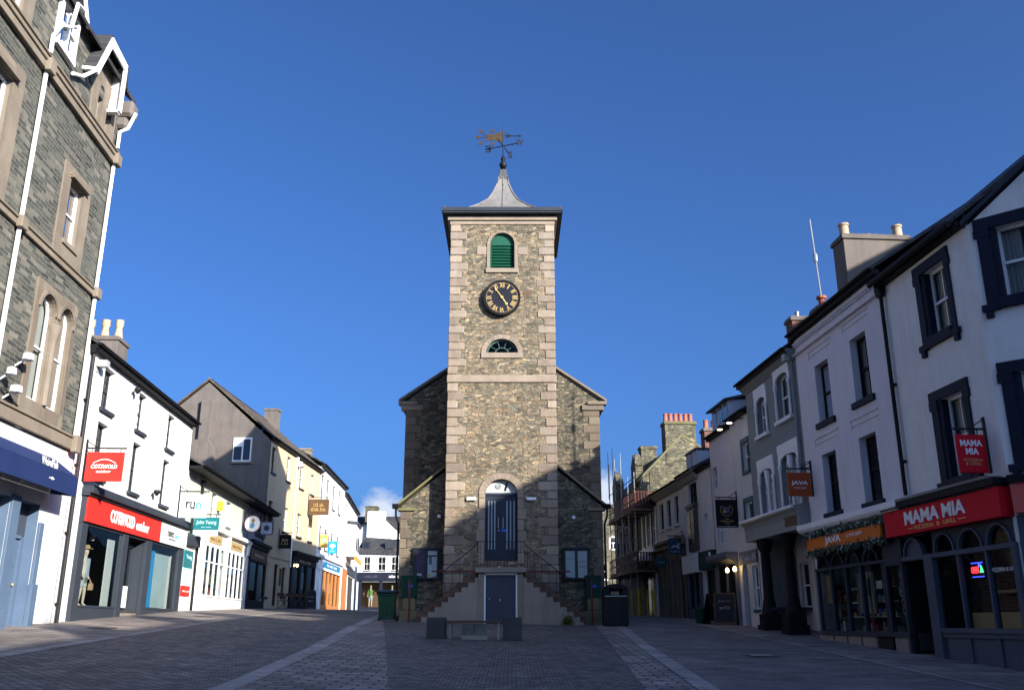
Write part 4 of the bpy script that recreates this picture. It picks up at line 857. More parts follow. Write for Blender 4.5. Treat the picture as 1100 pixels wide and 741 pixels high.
# mannequin in the left window
def skin(name, pts, edges, mat, parent, root=0, sub=2):
    me = bpy.data.meshes.new(name); r = parent
    dx, dz = OFF.get(r.name, (0, 0))
    me.from_pydata([(p[0]-dx, p[1], p[2]-dz) for p in pts], edges, []); o = bpy.data.objects.new(name, me); C.objects.link(o)
    o.modifiers.new('skin', 'SKIN'); s = o.modifiers.new('sub', 'SUBSURF'); s.levels = sub; s.render_levels = sub
    if not me.skin_vertices: raise RuntimeError('skin layer')
    for i, p in enumerate(pts): me.skin_vertices[0].data[i].radius = (p[3], p[4] if len(p) > 4 else p[3]); me.skin_vertices[0].data[i].use_root = i == root
    dg = bpy.context.evaluated_depsgraph_get(); m2 = bpy.data.meshes.new_from_object(o.evaluated_get(dg)); bpy.data.objects.remove(o)
    m2.materials.clear(); m2.materials.append(mat); m2.name = name
    for p in m2.polygons: p.use_smooth = True
    n = bpy.data.objects.new(name, m2); C.objects.link(n); n.parent = parent; return n
def mannequin(label, fac, s, y, z0, jacket, shirt, shorts, bag=True, k=1.):
    t = thing('mannequin', label, 'mannequin', fac, s, y, z0); OFF[t.name] = (0, 0)
    def P(x, y, z, r, r2=None): return (x*k, y*k, z*k, r*k, (r2 or r)*k)
    J = [P(0,0,.94,.13,.10),P(0,0,1.12,.12,.09),P(0,.0,1.33,.15,.10),P(0,0,1.46,.07,.06),P(0,-.01,1.54,.052),P(0,-.02,1.63,.078,.09),P(0,-.02,1.74,.07,.08),
         P(-.18,0,1.41,.055),P(-.25,0,1.15,.042),P(-.25,-.10,.92,.034),P(-.25,-.15,.84,.03),P(.18,0,1.41,.055),P(.25,.02,1.15,.042),P(.27,-.06,.92,.034),P(.27,-.10,.84,.03),
         P(-.10,0,.86,.085),P(-.10,-.02,.5,.056),P(-.12,.02,.12,.038),P(-.12,-.10,.04,.035),P(.10,0,.86,.085),P(.11,-.06,.5,.056),P(.13,-.04,.12,.038),P(.14,-.16,.04,.035)]
    E_ = [(0,1),(1,2),(2,3),(3,4),(4,5),(5,6),(2,7),(7,8),(8,9),(9,10),(2,11),(11,12),(12,13),(13,14),(0,15),(15,16),(16,17),(17,18),(0,19),(19,20),(20,21),(21,22)]
    skin('body', J, E_, SKINM, t)
    skin('jacket', [P(0,.015,.90,.17,.13),P(0,.015,1.12,.16,.125),P(0,.015,1.35,.17,.12),P(0,.01,1.47,.085,.075),P(-.19,0,1.40,.075),P(-.25,0,1.15,.062),P(-.25,-.09,.95,.052),P(.19,0,1.40,.075),P(.25,.02,1.15,.062),P(.27,-.05,.95,.052)],
         [(0,1),(1,2),(2,3),(2,4),(4,5),(5,6),(2,7),(7,8),(8,9)], jacket, t)
    MB().prz([(-.06*k,-.155*k),(.06*k,-.155*k),(.05*k,-.10*k),(-.05*k,-.10*k)], .88*k, 1.45*k).build('shirt', shirt, t)
    skin('shorts', [P(0,0,.92,.15,.12),P(-.10,0,.82,.105),P(-.10,-.01,.56,.09),P(.10,0,.82,.105),P(.11,-.04,.56,.09)], [(0,1),(1,2),(0,3),(3,4)], shorts, t)
    MB().lathe(0, -.02*k, [(.10*k,1.74*k),(.105*k,1.78*k),(.08*k,1.85*k),(.02*k,1.87*k)], 12).prz([(-.09*k,-.10*k),(.09*k,-.10*k),(.06*k,-.2*k),(-.06*k,-.2*k)], 1.735*k, 1.75*k).build('cap', M('tan_cap', (.4,.28,.15), .8), t, smooth=True)
    if bag: MB().box(.20*k,.36*k,-.22*k,-.12*k,.52*k,.72*k).tube([(.22*k,-.17*k,.72*k),(.28*k,-.13*k,.84*k),(.34*k,-.17*k,.72*k)], .012*k, 6).build('bag', M('tan_bag', (.5,.36,.2), .8), t)
    return t
CJ = M('cream_jacket_cloth', (.66,.60,.50), .9, .12, 0, .2); PB = M('pale_blue_cloth', (.40,.52,.66), .9); PG = M('pale_grey_cloth', (.42,.46,.46), .9)
mannequin('dressed mannequin in cream jacket standing in red fronted shop window', LF, 1.15, .5, .45, CJ, PB, PG, True, 1.0)
t, a, c = hsign('bright red hanging sign with white arched emblem on white house', LF, -1.2, 3.93, 4.78, 1.06, True, RED)
text(t, 'COTSWOLD', (a+c)/2, 4.36, -.032, .74, .12, WHITEP, .03, .006, .2); text(t, 'outdoor', (a+c)/2, 4.22, -.032, .42, .09, WHITEP, .0, .006, .2)
sw = MB(); p = [(a+.2+i*.066, 4.44+.12*math.sin(PI*i/10)) for i in range(11)]
for i in range(10): sw.pr([p[i], p[i+1], (p[i+1][0], p[i+1][1]+.022), (p[i][0], p[i][1]+.022)], -.036, -.03)
sw.build('arc_emblem', WHITEP, t)
t, a, c = hsign('white hanging sign lettered run beside teal sign on white house', LF, 8.54, 3.95, 4.86, 1.06, True, WHITEP)
text(t, 'ru', a+.42, 4.44, -.032, .36, .30, BLACK, .02, .006); text(t, 'n', a+.74, 4.42, -.032, .2, .26, CYAN, .02, .006); MB().box(a+.25,a+.85,-.034,-.03,4.20,4.21).build('rule', BLACK, t)
text(t, 'TECHNICAL RUNNING', a+.53, 4.16, -.032, .5, .05, BLACK, 0, .006)
t, a, c = hsign('teal hanging sign with pale lower band beneath white sign', LF, 10.85, 3.46, 4.22, 1.02, True, TEAL)
text(t, 'John Young', (a+c)/2, 4.0, -.032, .82, .2, PALETEAL, .01, .006); text(t, 'SALES & LETTINGS', (a+c)/2, 3.82, -.032, .4, .05, PALETEAL, 0, .006); MB().box(a,c,-.036,-.0301,3.46,3.70).build('band', PALETEAL, t)

# ------------------------------------------------------------------ L3: low sage shop with white bay windows, and the dark shop
b = thing('low_bay_shop', 'low sage shop under slate roof with white bay windows and gold fascia panels', 'shop', LF, 9.5, 0, .35)
wall(b, SAGE, 9.5, 21.9, -.6, 6.1, [(14.0,14.9,4.55,5.75),(16.9,17.8,4.5,5.65),(12.3,21.3,-.6,3.3)], .1, .2)
wall(b, WHITEP, 9.52, 11.75, -.6, 3.5, [], .02, .05, 'side_panel')
shell(b, SAGE, 9.5, 27.2, 7.8, -.6, 6.2, 4., 8.2)
roof(b, ROOF, 9.52, 27.4, 6.28, 8.5, 4., 7.8, .55)
for x in (14.0, 16.9): sash(b, x, x+.9, 4.52, 5.72, .22, WHITEP, 1, 1, (WHITEP,.08,.06,.04), 1)
MB().box(15.0,15.25,-.12,.09,5.0,5.4).build('alarm_box', M('yellow_plastic', (.8,.5,.03), .5), b)
pipe(b, 11.95, -.2, 5.7, BLACK, -.0, .055)
p_ = MB().box(10.1,11.35,-.03,.015,2.15,2.85).build('poster', TEAL, b); MB().box(10.1,11.35,-.028,.015,1.45,2.149).build('poster', PALETEAL, b); MB().box(10.1,11.35,-.026,.015,1.05,1.449).build('poster', RED, b)
text(p_, 'Young', 10.75, 2.58, -.032, .8, .22, PALETEAL, .01, .006); text(p_, 'NOW TO LET', 10.72, 1.25, -.03, .95, .1, WHITEP, .01, .006)
MB().box(9.52,11.8,-.16,.02,3.05,3.5).build('side_fascia', DARKF, b)
fr = MB(); fr.box(12.2,21.4,-.36,.0,3.95,4.06).box(12.25,21.35,-.28,.0,4.06,4.15).box(12.3,21.3,-.14,.05,3.25,3.95)
for x in (12.2,16.4,20.9): fr.box(x, x+.42, -.22, .05, -.4, 3.28); fr.prx([(-.34,3.96),(-.15,3.96),(-.15,3.30),(-.26,3.35)], x+.05, x+.35)
fr.box(12.6,16.4,-.2,.05,-.4,1.1).box(16.8,20.9,-.2,.05,-.4,1.1).box(12.6,16.4,-.25,.05,1.1,1.16).box(16.8,20.9,-.25,.05,1.1,1.16)
for x0 in (12.62, 16.82):
    for k in range(5): x = x0+k*.93; fr.box(x, x+.07, -.18, -.08, 1.16, 3.25)
    fr.box(x0, x0+3.8, -.17, -.09, 2.55, 2.61)
sf = fr.build('shopfront', WHITEP, b, bev=.008)
MB().box(13.2,15.6,-.165,-.14,3.42,3.8).build('fascia_panel', GOLD, sf); MB().box(17.4,20.,-.165,-.14,3.42,3.8).build('fascia_panel', GOLD, sf); MB().pr([(16.55,3.36),(16.8,3.5),(16.75,3.9),(16.5,3.8)], -.2, -.14).build('emblem', M('blue_emblem', (.05,.12,.4), .5), sf)
text(sf, 'GIFTS & TOYS', 14.4, 3.6, -.168, 1.9, .14, M('brown_lettering', (.15,.08,.03), .5), 0, .006); text(sf, 'CONFECTIONERY', 18.7, 3.6, -.168, 2.1, .14, MC['brown_lettering'], 0, .006)
glasspane(sf, 12.6, 16.4, 1.16, 3.25, -.13); glasspane(sf, 16.8, 20.9, 1.16, 3.25, -.13)
MB().box(12.3,21.3,1.0,1.1,-.4,3.4).box(12.3,21.3,.0,1.0,.9,1.1).box(12.3,21.3,.1,1.,3.3,3.4).build('interior_wall', M('beige_interior', (.30,.27,.23), .9), b)
st = MB(); random.seed(5)
for z in (1.1,1.75,2.4):
    x = 12.7
    st.box(12.6,20.9,.35,.75,z-.03,z)
    while x < 20.6:
        w_ = random.uniform(.12,.35)
        if random.random() < .65: st.box(x, x+w_, .3, .6, z, z+random.uniform(.15,.45), random.randrange(6))
        x += w_+.06
st.build('stock', stm+[M('stock_red', (.35,.06,.05), .7), M('stock_tan', (.4,.28,.16), .7)], b)
b2 = thing('dark_gift_shop', 'small dark fronted shop in shade between white bay shop and cream house', 'shop', LF, 21.9, 0, .6)
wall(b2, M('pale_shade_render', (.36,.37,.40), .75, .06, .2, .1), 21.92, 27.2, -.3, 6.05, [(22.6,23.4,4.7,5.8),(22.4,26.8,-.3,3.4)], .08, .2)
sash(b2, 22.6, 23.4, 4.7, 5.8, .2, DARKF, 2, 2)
fr = MB().box(22.0,27.1,-.34,.0,4.12,4.30).box(22.1,27.0,-.22,.02,3.95,4.12).box(22.15,26.95,-.12,.05,3.2,3.95).box(22.1,22.5,-.1,.08,-.2,3.2).box(26.6,27.0,-.1,.08,-.2,3.2).box(24.6,24.8,-.08,.08,-.2,3.2).box(22.5,26.6,-.1,.08,-.2,1.2)
sf = fr.build('shopfront', BLACK, b2, bev=.01); MB().box(22.3,26.8,-.15,-.12,3.3,3.85).build('fascia_sign', BROWN, sf); text(sf, 'COUNTRY GIFTS', 24.5, 3.58, -.152, 2.6, .22, GOLD, 0, .006)
glasspane(sf, 22.5, 26.6, 1.2, 3.2, -.02); MB().box(22.2,26.9,.9,1.,-.2,3.4).box(22.4,26.7,.1,.9,1.0,1.18).build('interior_wall', INT, b2); MB().box(22.9,24.2,.5,.6,1.2,2.9).build('display_panel', M('pale_display', (.34,.36,.38), .6), b2)
MB().box(23.8,26.6,-.03,.075,4.7,4.95).box(24.4,26.,-.04,.075,5.1,5.25).build('wall_lettering_panel', NAVYG, b2)
t, a, c = hsign('round white hanging sign with small painted figure on dark shop', LF, 20.49, 4.55, 5.36, .8, True, WHITEP, board=False)
cx, cz = (a+c)/2, 4.95
MB().pr([(cx+.39*math.cos(q), cz+.41*math.sin(q)) for q in [2*PI*i/32 for i in range(32)]], -.03, .03).build('panel', WHITEP, t)
rg = MB()
for i in range(32):
    q, r = 2*PI*i/32, 2*PI*(i+1)/32; rg.pr([(cx+.37*math.cos(q),cz+.39*math.sin(q)),(cx+.37*math.cos(r),cz+.39*math.sin(r)),(cx+.40*math.cos(r),cz+.42*math.sin(r)),(cx+.40*math.cos(q),cz+.42*math.sin(q))], -.036, .036)
rg.build('rim', M('pink_rim', (.5,.25,.28), .5), t)
MB().pr([(cx-.13,cz-.2),(cx+.06,cz-.22),(cx+.12,cz-.02),(cx+.02,cz+.06),(cx-.1,cz+.02)], -.036, -.031).build('painted_coat', M('blue_coat', (.12,.32,.55), .5), t); MB().pr([(cx+.09*math.cos(q)+.02, cz+.16+.11*math.sin(q)) for q in [2*PI*i/12 for i in range(12)]], -.036, -.031).build('painted_head', M('tan_head', (.40,.22,.12), .5), t)
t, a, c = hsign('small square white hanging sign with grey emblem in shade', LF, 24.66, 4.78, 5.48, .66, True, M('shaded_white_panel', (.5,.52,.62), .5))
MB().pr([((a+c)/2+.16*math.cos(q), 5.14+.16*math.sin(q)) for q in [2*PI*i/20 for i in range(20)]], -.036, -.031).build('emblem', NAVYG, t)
MB().box(a-.02,a+.02,-.036,.036,4.78,5.48).box(c-.02,c+.02,-.036,.036,4.78,5.48).box(a+.02,c-.02,-.036,.036,4.76,4.80).box(a+.02,c-.02,-.036,.036,5.46,5.50).build('frame', NAVY, t)

# ------------------------------------------------------------------ L4: cream house with grey gable
b = thing('cream_house', 'cream rendered three storey house with bare grey gable and brown slate roof', 'house', C4, 0, 0, .8)
u = [(.36,1.25),(3.75,4.65),(6.95,8.0)]
gw = [(.30,1.40,1.45,3.42),(2.62,3.62,1.0,3.42),(4.3,5.3,1.55,3.34),(6.3,12.5,.2,3.75)]
wall(b, CREAM, 0, 12.78, -.4, 10.55, [(a,c,8.6,10.15) for a,c in u]+[(10.0,10.9,8.5,10.0)]+[(a+.1,c+.15,5.45,6.95) for a,c in u]+[(10.1,11.0,5.4,6.9)]+gw, 0, .2)
shell(b, CEMENT, 0, 12.78, 8.2, -.4, 10.6, 4.1, 14.2)
roof(b, ROOFB, -.06, 12.85, 10.68, 14.3, 4.1, 8.2, .2)
for a, c in u+[(10.0,10.9)]: sash(b, a, c, 8.6, 10.15 if a < 9 else 10.0, .13, NAVYG if a < 1 else WHITEP, 2, 1, (NAVYG if a < 1 else DARKF,.10,.08,.08), 1)
for a, c in u+[(10.0,10.85)]: sash(b, a+.1, c+.15, 5.45 if a < 9 else 5.4, 6.95 if a < 9 else 6.9, .13, NAVYG if a < 1 else WHITEP, 2, 1, (DARKF,.12,.10,.10), 1)
sash(b, .30, 1.40, 1.45, 3.42, .13, DARKF, 2, 1, (DARKF,.1,.08,.08), 1); sash(b, 4.3, 5.3, 1.55, 3.34, .13, DARKF, 2, 1, (DARKF,.1,.08,.08), 1); door(b, 2.64, 3.6, .9, 3.4, .12, BLACK, 3)
fr = MB().box(6.0,12.6,-.42,.0,4.28,4.45).box(6.1,12.5,-.30,.0,4.12,4.28).box(6.15,12.45,-.16,.03,3.7,4.12)
for x in (6.1,8.2,9.9,12.1): fr.box(x, x+.35, -.12, .05, .2, 3.7)
fr.box(6.4,12.2,-.08,.05,.2,1.5); sf = fr.build('shopfront', BLACK, b, bev=.01); glasspane(sf, 6.4, 12.2, 1.5, 3.7, -.02)
MB().box(6.2,12.5,1.,1.1,.2,3.8).build('interior_wall', INT, b); MB().box(9.2,10.6,.3,.36,2.2,3.3).box(10.75,11.6,.3,.36,2.2,3.3).build('display_panel', M('pale_display2', (.35,.38,.42), .6), b)
MB().ball((7.4,-.12,3.6), .09).build('lamp_globe', LAMPW, b); text(sf, 'COFFEE & WINE', 9.3, 3.92, -.165, 3., .2, GOLD, 0, .006)
pipe(b, 5.85, 3.4, 10.2, WHITEP, -.08, .05); MB().box(6.1,6.4,-.3,0,9.9,10.2).build('rain_hopper', WHITEP, b)
MB().box(1.5,6.0,-.06,.0,3.75,3.82).build('string_course', CREAM, b); MB().box(3.75,4.0,-.07,.0,2.2,3.2).build('menu_case', BROWN, b)
chimney(b, CEMENT, 12.0, 12.75, 3.3, 4.3, 12.6, 15.2, [], TERRA)
# gable window and the stub of an old stack, on the side that looks down the street
gd = Fac(C4.at(0, 8.6), (-C4.d[1]*-1, C4.d[0]*-1))
gs = MB().box(-.06,-.003,1.15,2.25,9.15,10.6).build('gable_window', WHITEP, b)
MB().box(-.075,-.061,1.22,1.62,9.25,10.5).box(-.075,-.061,1.72,2.18,9.25,10.05).build('pane', M('dark_pane', (.02,.025,.04), .1, .1, spec=.6), gs); MB().box(-.12,-.003,1.05,2.3,9.05,9.15).build('sill', CONC, gs)
MB().box(-.32,-.003,3.65,4.35,6.,12.9).build('chimney_breast', CEMENT, b, bev=.02); MB().prx([(3.2,8.),(5.4,8.),(5.4,10.2),(3.6,10.4),(3.2,9.9)], -.9, -.32).build('lean_to', CEMENT, b)
t, a, c = hsign('small black hanging sign with dim lettering on cream house', C4, 3.02, 4.34, 5.17, .74, True, BLACK); text(t, 'BEDS\n& BAR', (a+c)/2, 4.75, -.032, .45, .4, GOLD, 0, .006)
t, a, c = hsign('wide brown wooden hanging sign high on cream house', C4, 9.62, 7.1, 8.18, 1.4, True, BROWN); text(t, 'THE OLD\nKINGS HEAD', (a+c)/2, 7.64, -.032, 1.05, .6, GOLD, 0, .006)

# ------------------------------------------------------------------ L5: white house with dark windows, far shops
b = thing('white_terrace_house', 'white house with rows of tall dark windows and blue shop fascia', 'house', W7, 0, 0, .9)
cx_ = [(.0+.5,1.5),(3.0,4.1),(6.1,7.2),(9.3,10.4)]
wall(b, WHITE, 0, 12.7, -.3, 11.1, [(a,c,8.6,10.5) for a,c in cx_]+[(a+.3,c+.3,5.25,6.8) for a,c in cx_]+[(1.7,12.2,.3,3.75)], 0, .2)
shell(b, WHITE, 0, 12.7, 8., -.3, 11.1, 4., 13.3); roof(b, ROOF, 0, 12.75, 11.25, 13.5, 4., 8., .25)
for a, c in cx_: sash(b, a, c, 8.6, 10.5, .1, BLACK, 2, 1, (DARKF,.1,.06,.05), 0); sash(b, a+.3, c+.3, 5.25, 6.8, .1, BLACK, 2, 1, (DARKF,.1,.06,.05), 0)
chimney(b, BUFF, 11.7, 12.6, 3.0, 5.2, 12.6, 14.5)
fr = MB().box(.2,12.6,-.35,.0,4.55,4.75).box(.3,12.5,-.16,.02,3.75,4.55)
for x in (.4,1.7,12.0): fr.box(x, x+.5, -.14, .02, .5, 3.75)
sf = fr.build('shopfront', WHITEP, b, bev=.01); MB().box(2.4,11.,-.18,-.16,3.95,4.40).build('fascia_sign', M('blue_fascia', (.01,.17,.36), .5), sf); text(sf, 'THE TRUST SHOP', 6.6, 4.18, -.183, 5., .22, WHITEP, 0, .006)
mu = MB().box(2.2,12.,-.1,.05,.4,1.3)
for x in (2.3,4.1,5.9,7.7,9.7,11.6): mu.box(x, x+.3, -.1, .06, 1.3, 3.75)
mu.build('window_frame', OWOOD, b); glasspane(b, 2.2, 12., 1.3, 3.75, .0); MB().box(1.7,12.2,1.,1.1,.4,3.75).build('interior_wall', M('teal_interior', (.05,.16,.2), .9), b); MB().box(3.,5.2,.4,.5,1.3,2.4).box(8.2,11.,.4,.5,1.4,2.3).build('display_panel', OWOOD, b)
t, a, c = hsign('yellow ochre hanging sign with green ring on white terrace house', W7, .94, 5.23, 6.16, .56, True, M('ochre_sign', (.55,.33,.08), .5)); MB().pr([((a+c)/2+.2*math.cos(q), 5.72+.2*math.sin(q)) for q in [2*PI*i/18 for i in range(18)]], -.036, -.031).build('ring', M('sage_ring', (.25,.38,.3), .5), t)
t, a, c = hsign('blue hanging sign with white tree emblem on white terrace house', W7, 5.02, 5.1, 6.04, .63, True, M('sky_blue_sign', (.01,.27,.50), .5)); cx = (a+c)/2
em = MB(); 
for ex, ez, er in ((-.12,5.68,.11),(.12,5.68,.11),(0,5.76,.13),(0,5.64,.12)): em.pr([(cx+ex+er*math.cos(q), ez+er*.75*math.sin(q)) for q in [2*PI*i/12 for i in range(12)]], -.034-.001*er, -.031)
em.box(cx-.025,cx+.025,-.035,-.031,5.42,5.62); em.build('tree_emblem', WHITEP, t); text(t, 'TRUST', cx, 5.3, -.034, .36, .09, WHITEP, 0, .006)
b = thing('white_bay_house', 'narrow white house with small oriel bay beyond the blue signed shop', 'house', W8, 0, 0, 1.)
wall(b, WHITE, 0, 16.2, -.2, 10.7, [(1.8,3.2,8.7,10.1),(7.,8.2,8.6,9.9),(11,12.2,8.6,9.9),(12.,13.2,5.6,7.2),(.6,6.,.5,4.6),(8,15,.5,4.2)], 0, .2); shell(b, WHITE, 0, 16.2, 8., -.2, 10.7, 4., 12.7); roof(b, ROOF, 0, 16.3, 10.85, 13., 4., 8.)
for a, z0, z1 in ((1.8,8.7,10.1),(7.,8.6,9.9),(11.,8.6,9.9),(12.,5.6,7.2)): sash(b, a, a+1.3 if a < 2 else a+1.2, z0, z1, .1, BLACK, 2, 1)
MB().prz([(4.2,0),(4.8,-.8),(9.4,-.8),(10.,0)], 5.75, 8.6).build('oriel_bay', WHITEP, b); MB().prz([(4.0,0),(4.7,-.95),(9.5,-.95),(10.2,0)], 8.6, 8.85).build('bay_roof', DARKF, b)
MB().box(5.2,6.6,-.82,-.8,6.3,8.3).box(7.3,8.9,-.82,-.8,6.3,8.3).build('bay_window', M('dark_pane2', (.03,.035,.05), .1, .1, spec=.6), b)
MB().box(.5,6.2,-.05,.04,.5,4.6).build('boarded_front', OWOOD, b); MB().box(6.4,15.6,-.1,.05,4.3,5.).build('fascia', DARKF, b); MB().box(8.,15.,.1,.2,.5,4.2).build('shop_window', INT, b); MB().box(3.2,12.,-.92,-.86,5.35,5.75).build('orange_sign_panel', M('amber_panel', (.6,.3,.02), .5), b)
# the white block that closes the street
FB = front(-19.0, 105.)
b = thing('corner_shop_block', 'far white shop block with navy shopfront and hipped slate roof', 'building', FB, 0, 0, 1.3)
hs = [(2.3,3.0),(3.9,4.75),(5.4,6.2),(7.0,7.9)]
wall(b, WHITE, 1.6, 10.5, .6, 7.5, [(a,c,5.65,7.15) for a,c in hs]+[(1.9,10.2,1.2,4.4)], 0, .2); MB().box(1.62,10.48,4.8,5.,.6,7.4).box(1.62,1.8,.03,4.8,.6,7.4).box(10.3,10.48,.03,4.8,.6,7.4).build('side_wall', WHITE, b)
for a, c in hs: sash(b, a, c, 5.65, 7.15, .1, WHITEP, 2, 1, (DARKF,.1,.05,.05), 0)
MB().add([(1.4,-.25,7.5),(10.7,-.25,7.3),(10.7,5.2,7.3),(1.4,5.2,7.5),(1.8,2.4,9.55),(5.,2.4,9.35)], [(0,1,5,4),(1,2,5),(2,3,4,5),(3,0,4),(0,3,2,1)]).build('roof', ROOF, b)
for x in (2.4, 5.0): MB().box(x-.45, x+.45, .5, 2.2, 8.1, 8.95).build('dormer', DARKF, b); MB().box(x-.3, x+.3, .485, .499, 8.2, 8.8).build('dormer_pane', MC['dark_pane'], b)
fr = MB().box(1.7,10.4,-.25,.02,4.55,5.45)
for x in (1.9,4.2,6.6,9.9): fr.box(x, x+.3, -.12, .05, 1., 4.55)
fr.box(2.2,9.9,-.12,.05,1.0,1.7); sf = fr.build('shopfront', NAVY, b); text(sf, 'OUTDOORS', 3.2, 5.0, -.255, 1.6, .32, NAVYG, .01, .006); text(sf, 'MOUNTAIN', 6.2, 5.0, -.255, 2., .36, WHITEP, .01, .006)
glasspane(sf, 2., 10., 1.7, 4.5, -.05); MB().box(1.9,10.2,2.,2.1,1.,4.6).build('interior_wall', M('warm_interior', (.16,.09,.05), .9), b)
HV = M('lime_jacket_cloth', (.15,.25,.06), .8)
mannequin('lime jacketed mannequin at left of far navy shop window', FB, 3.1, .8, 1.75, HV, HV, PG, False, 1.25); mannequin('lime jacketed mannequin near middle of far navy shop window', FB, 5.5, .8, 1.75, HV, MC['stock_red'], PG, False, 1.25)
FG = front(-20.6, 113.)
b = thing('white_gable_house', 'far white house with plain gable wall and broad white chimney breast', 'house', FG, 0, 0, 1.4)
MB().pr([(-.5,1.),(9.,1.),(9.,8.8),(5.,12.2),(3.4,12.2),(-.5,9.0)], 0, 8).build('wall', WHITE, b); MB().box(2.9,5.1,-.7,-.004,1.,13.1).build('chimney_breast', WHITE, b, bev=.03)
for sx, p in ((0,[(3.4,12.45),(-.8,9.0),(-.8,8.8),(3.4,12.25)]),(1,[(5.,12.45),(9.3,8.8),(9.3,8.6),(5.,12.25)])): MB().pr(p, -.15, 8.2).build('roof', ROOF, b)
sash(b, 6.0, 7.2, 9.0-.5, 10.2-.4, -.08, DARKF, 2, 2); MB().box(6.05,7.15,-.03,-.003,8.5,9.8).build('window_back', INT, b)
b = thing('distant_stone_house', 'distant stone house with big chimney above the white gable', 'house', front(-22., 124.), 0, 0, 1.6)
MB().box(0,12,0,8,1,11.5).build('wall', RUBF, b); MB().prx([(-.3,11.3),(4,14.2),(8.3,11.3)], -.2, 12.2).build('roof', ROOF, b); chimney(b, RUBF, 2.0, 3.6, 1., 2.8, 12, 15.3, [], BUFFPOT); chimney(b, RUBF, 8.6, 10.4, 1., 2.8, 12, 14.4, [(9.,1.9),(9.8,1.9)], TERRA, .5)

# ------------------------------------------------------------------ street furniture, left
def cafe_chair(X, Y, ang, lab):
    t = thing('cafe_chair', lab, 'chair', front(X, Y, ang), group='folding chairs outside the cream house'); zb = OFF[t.name][1]
    for sx in (-1, 1):
        MB().tube([(sx*.2,-.22,zb),(sx*.2,.20,zb+.9)], .014, 6).build('leg', IRON, t); MB().tube([(sx*.17,.24,zb),(sx*.17,-.2,zb+.46)], .014, 6).build('leg', IRON, t)
    MB().box(-.2,.2,-.22,.02,zb+.45,zb+.475).box(-.2,.2,.03,.16,zb+.45,zb+.475).build('seat', WOOD, t); MB().box(-.2,.2,.15,.17,zb+.74,zb+.90).build('backrest', WOOD, t)
def cafe_table(X, Y, lab):
    t = thing('cafe_table', lab, 'table', front(X, Y)); zb = OFF[t.name][1]
    MB().lathe(0, 0, [(.36,zb+.71),(.36,zb+.735)], 24).build('tabletop', WOOD, t)
    for k in (-1, 1):
        MB().tube([(-.28,k*.2,zb),(.28,k*.2,zb+.71)], .014, 6).build('leg', IRON, t); MB().tube([(.28,k*.2,zb),(-.28,k*.2,zb+.71)], .014, 6).build('leg', IRON, t)
cafe_table(-13.2, 54.6, 'round folding cafe table under the first window of cream house'); cafe_chair(-13.2, 53.9, PI, 'folding cafe chair nearest the dark shop window'); cafe_chair(-13.15, 55.3, 0, 'folding cafe chair on far side of first cafe table')
cafe_table(-13.1, 58.0, 'round folding cafe table beside chalk board and cream house'); cafe_chair(-13.1, 57.3, PI, 'folding cafe chair just past black house door'); cafe_chair(-13.05, 58.7, 0, 'folding cafe chair next to leaning chalk board')
def aboard(X, Y, ang, lab, lines, w=.62, hh=1.05, frame=WOOD, grp='pavement chalk boards'):
    t = thing('chalk_board', lab, 'a-board', front(X, Y, ang), group=grp); zb = OFF[t.name][1]
    for sg, nm in ((-1, 'front'), (1, 'back')):
        P = lambda x, z, d: (x, sg*(.28-.24*z/hh)+sg*d, zb+z)
        mb = MB(); mb.add([P(-w/2,0,0),P(w/2,0,0),P(w/2,hh,0),P(-w/2,hh,0),P(-w/2,0,-.03),P(w/2,0,-.03),P(w/2,hh,-.03),P(-w/2,hh,-.03)], [(0,1,2,3),(7,6,5,4),(0,4,5,1),(1,5,6,2),(2,6,7,3),(3,7,4,0)]); mb.build('frame_leaf', frame, t)
        m2 = MB(); m2.add([P(-w/2+.05,.1,.004),P(w/2-.05,.1,.004),P(w/2-.05,hh-.05,.004),P(-w/2+.05,hh-.05,.004)], [(0,1,2,3)]); m2.build('slate_panel', M('chalkboard', (.018,.02,.024), .7, .3), t)
    for i, (s, z, w_) in enumerate(lines):
        o = text(t, s, 0, zb+z, -(.28-.24*z/hh)-.012, w_, None, M('chalk', (.6,.6,.58), .9), 0, .006)
        for v in o.data.vertices: v.co.y = -(.28-.24*(v.co.z-0)/hh)-.008
aboard(-12.9, 60.2, .5, 'dark chalk board with wooden frame outside cream house', [('COFFEE', .75, .4), ('TODAY', .5, .35)], .7, 1.15)
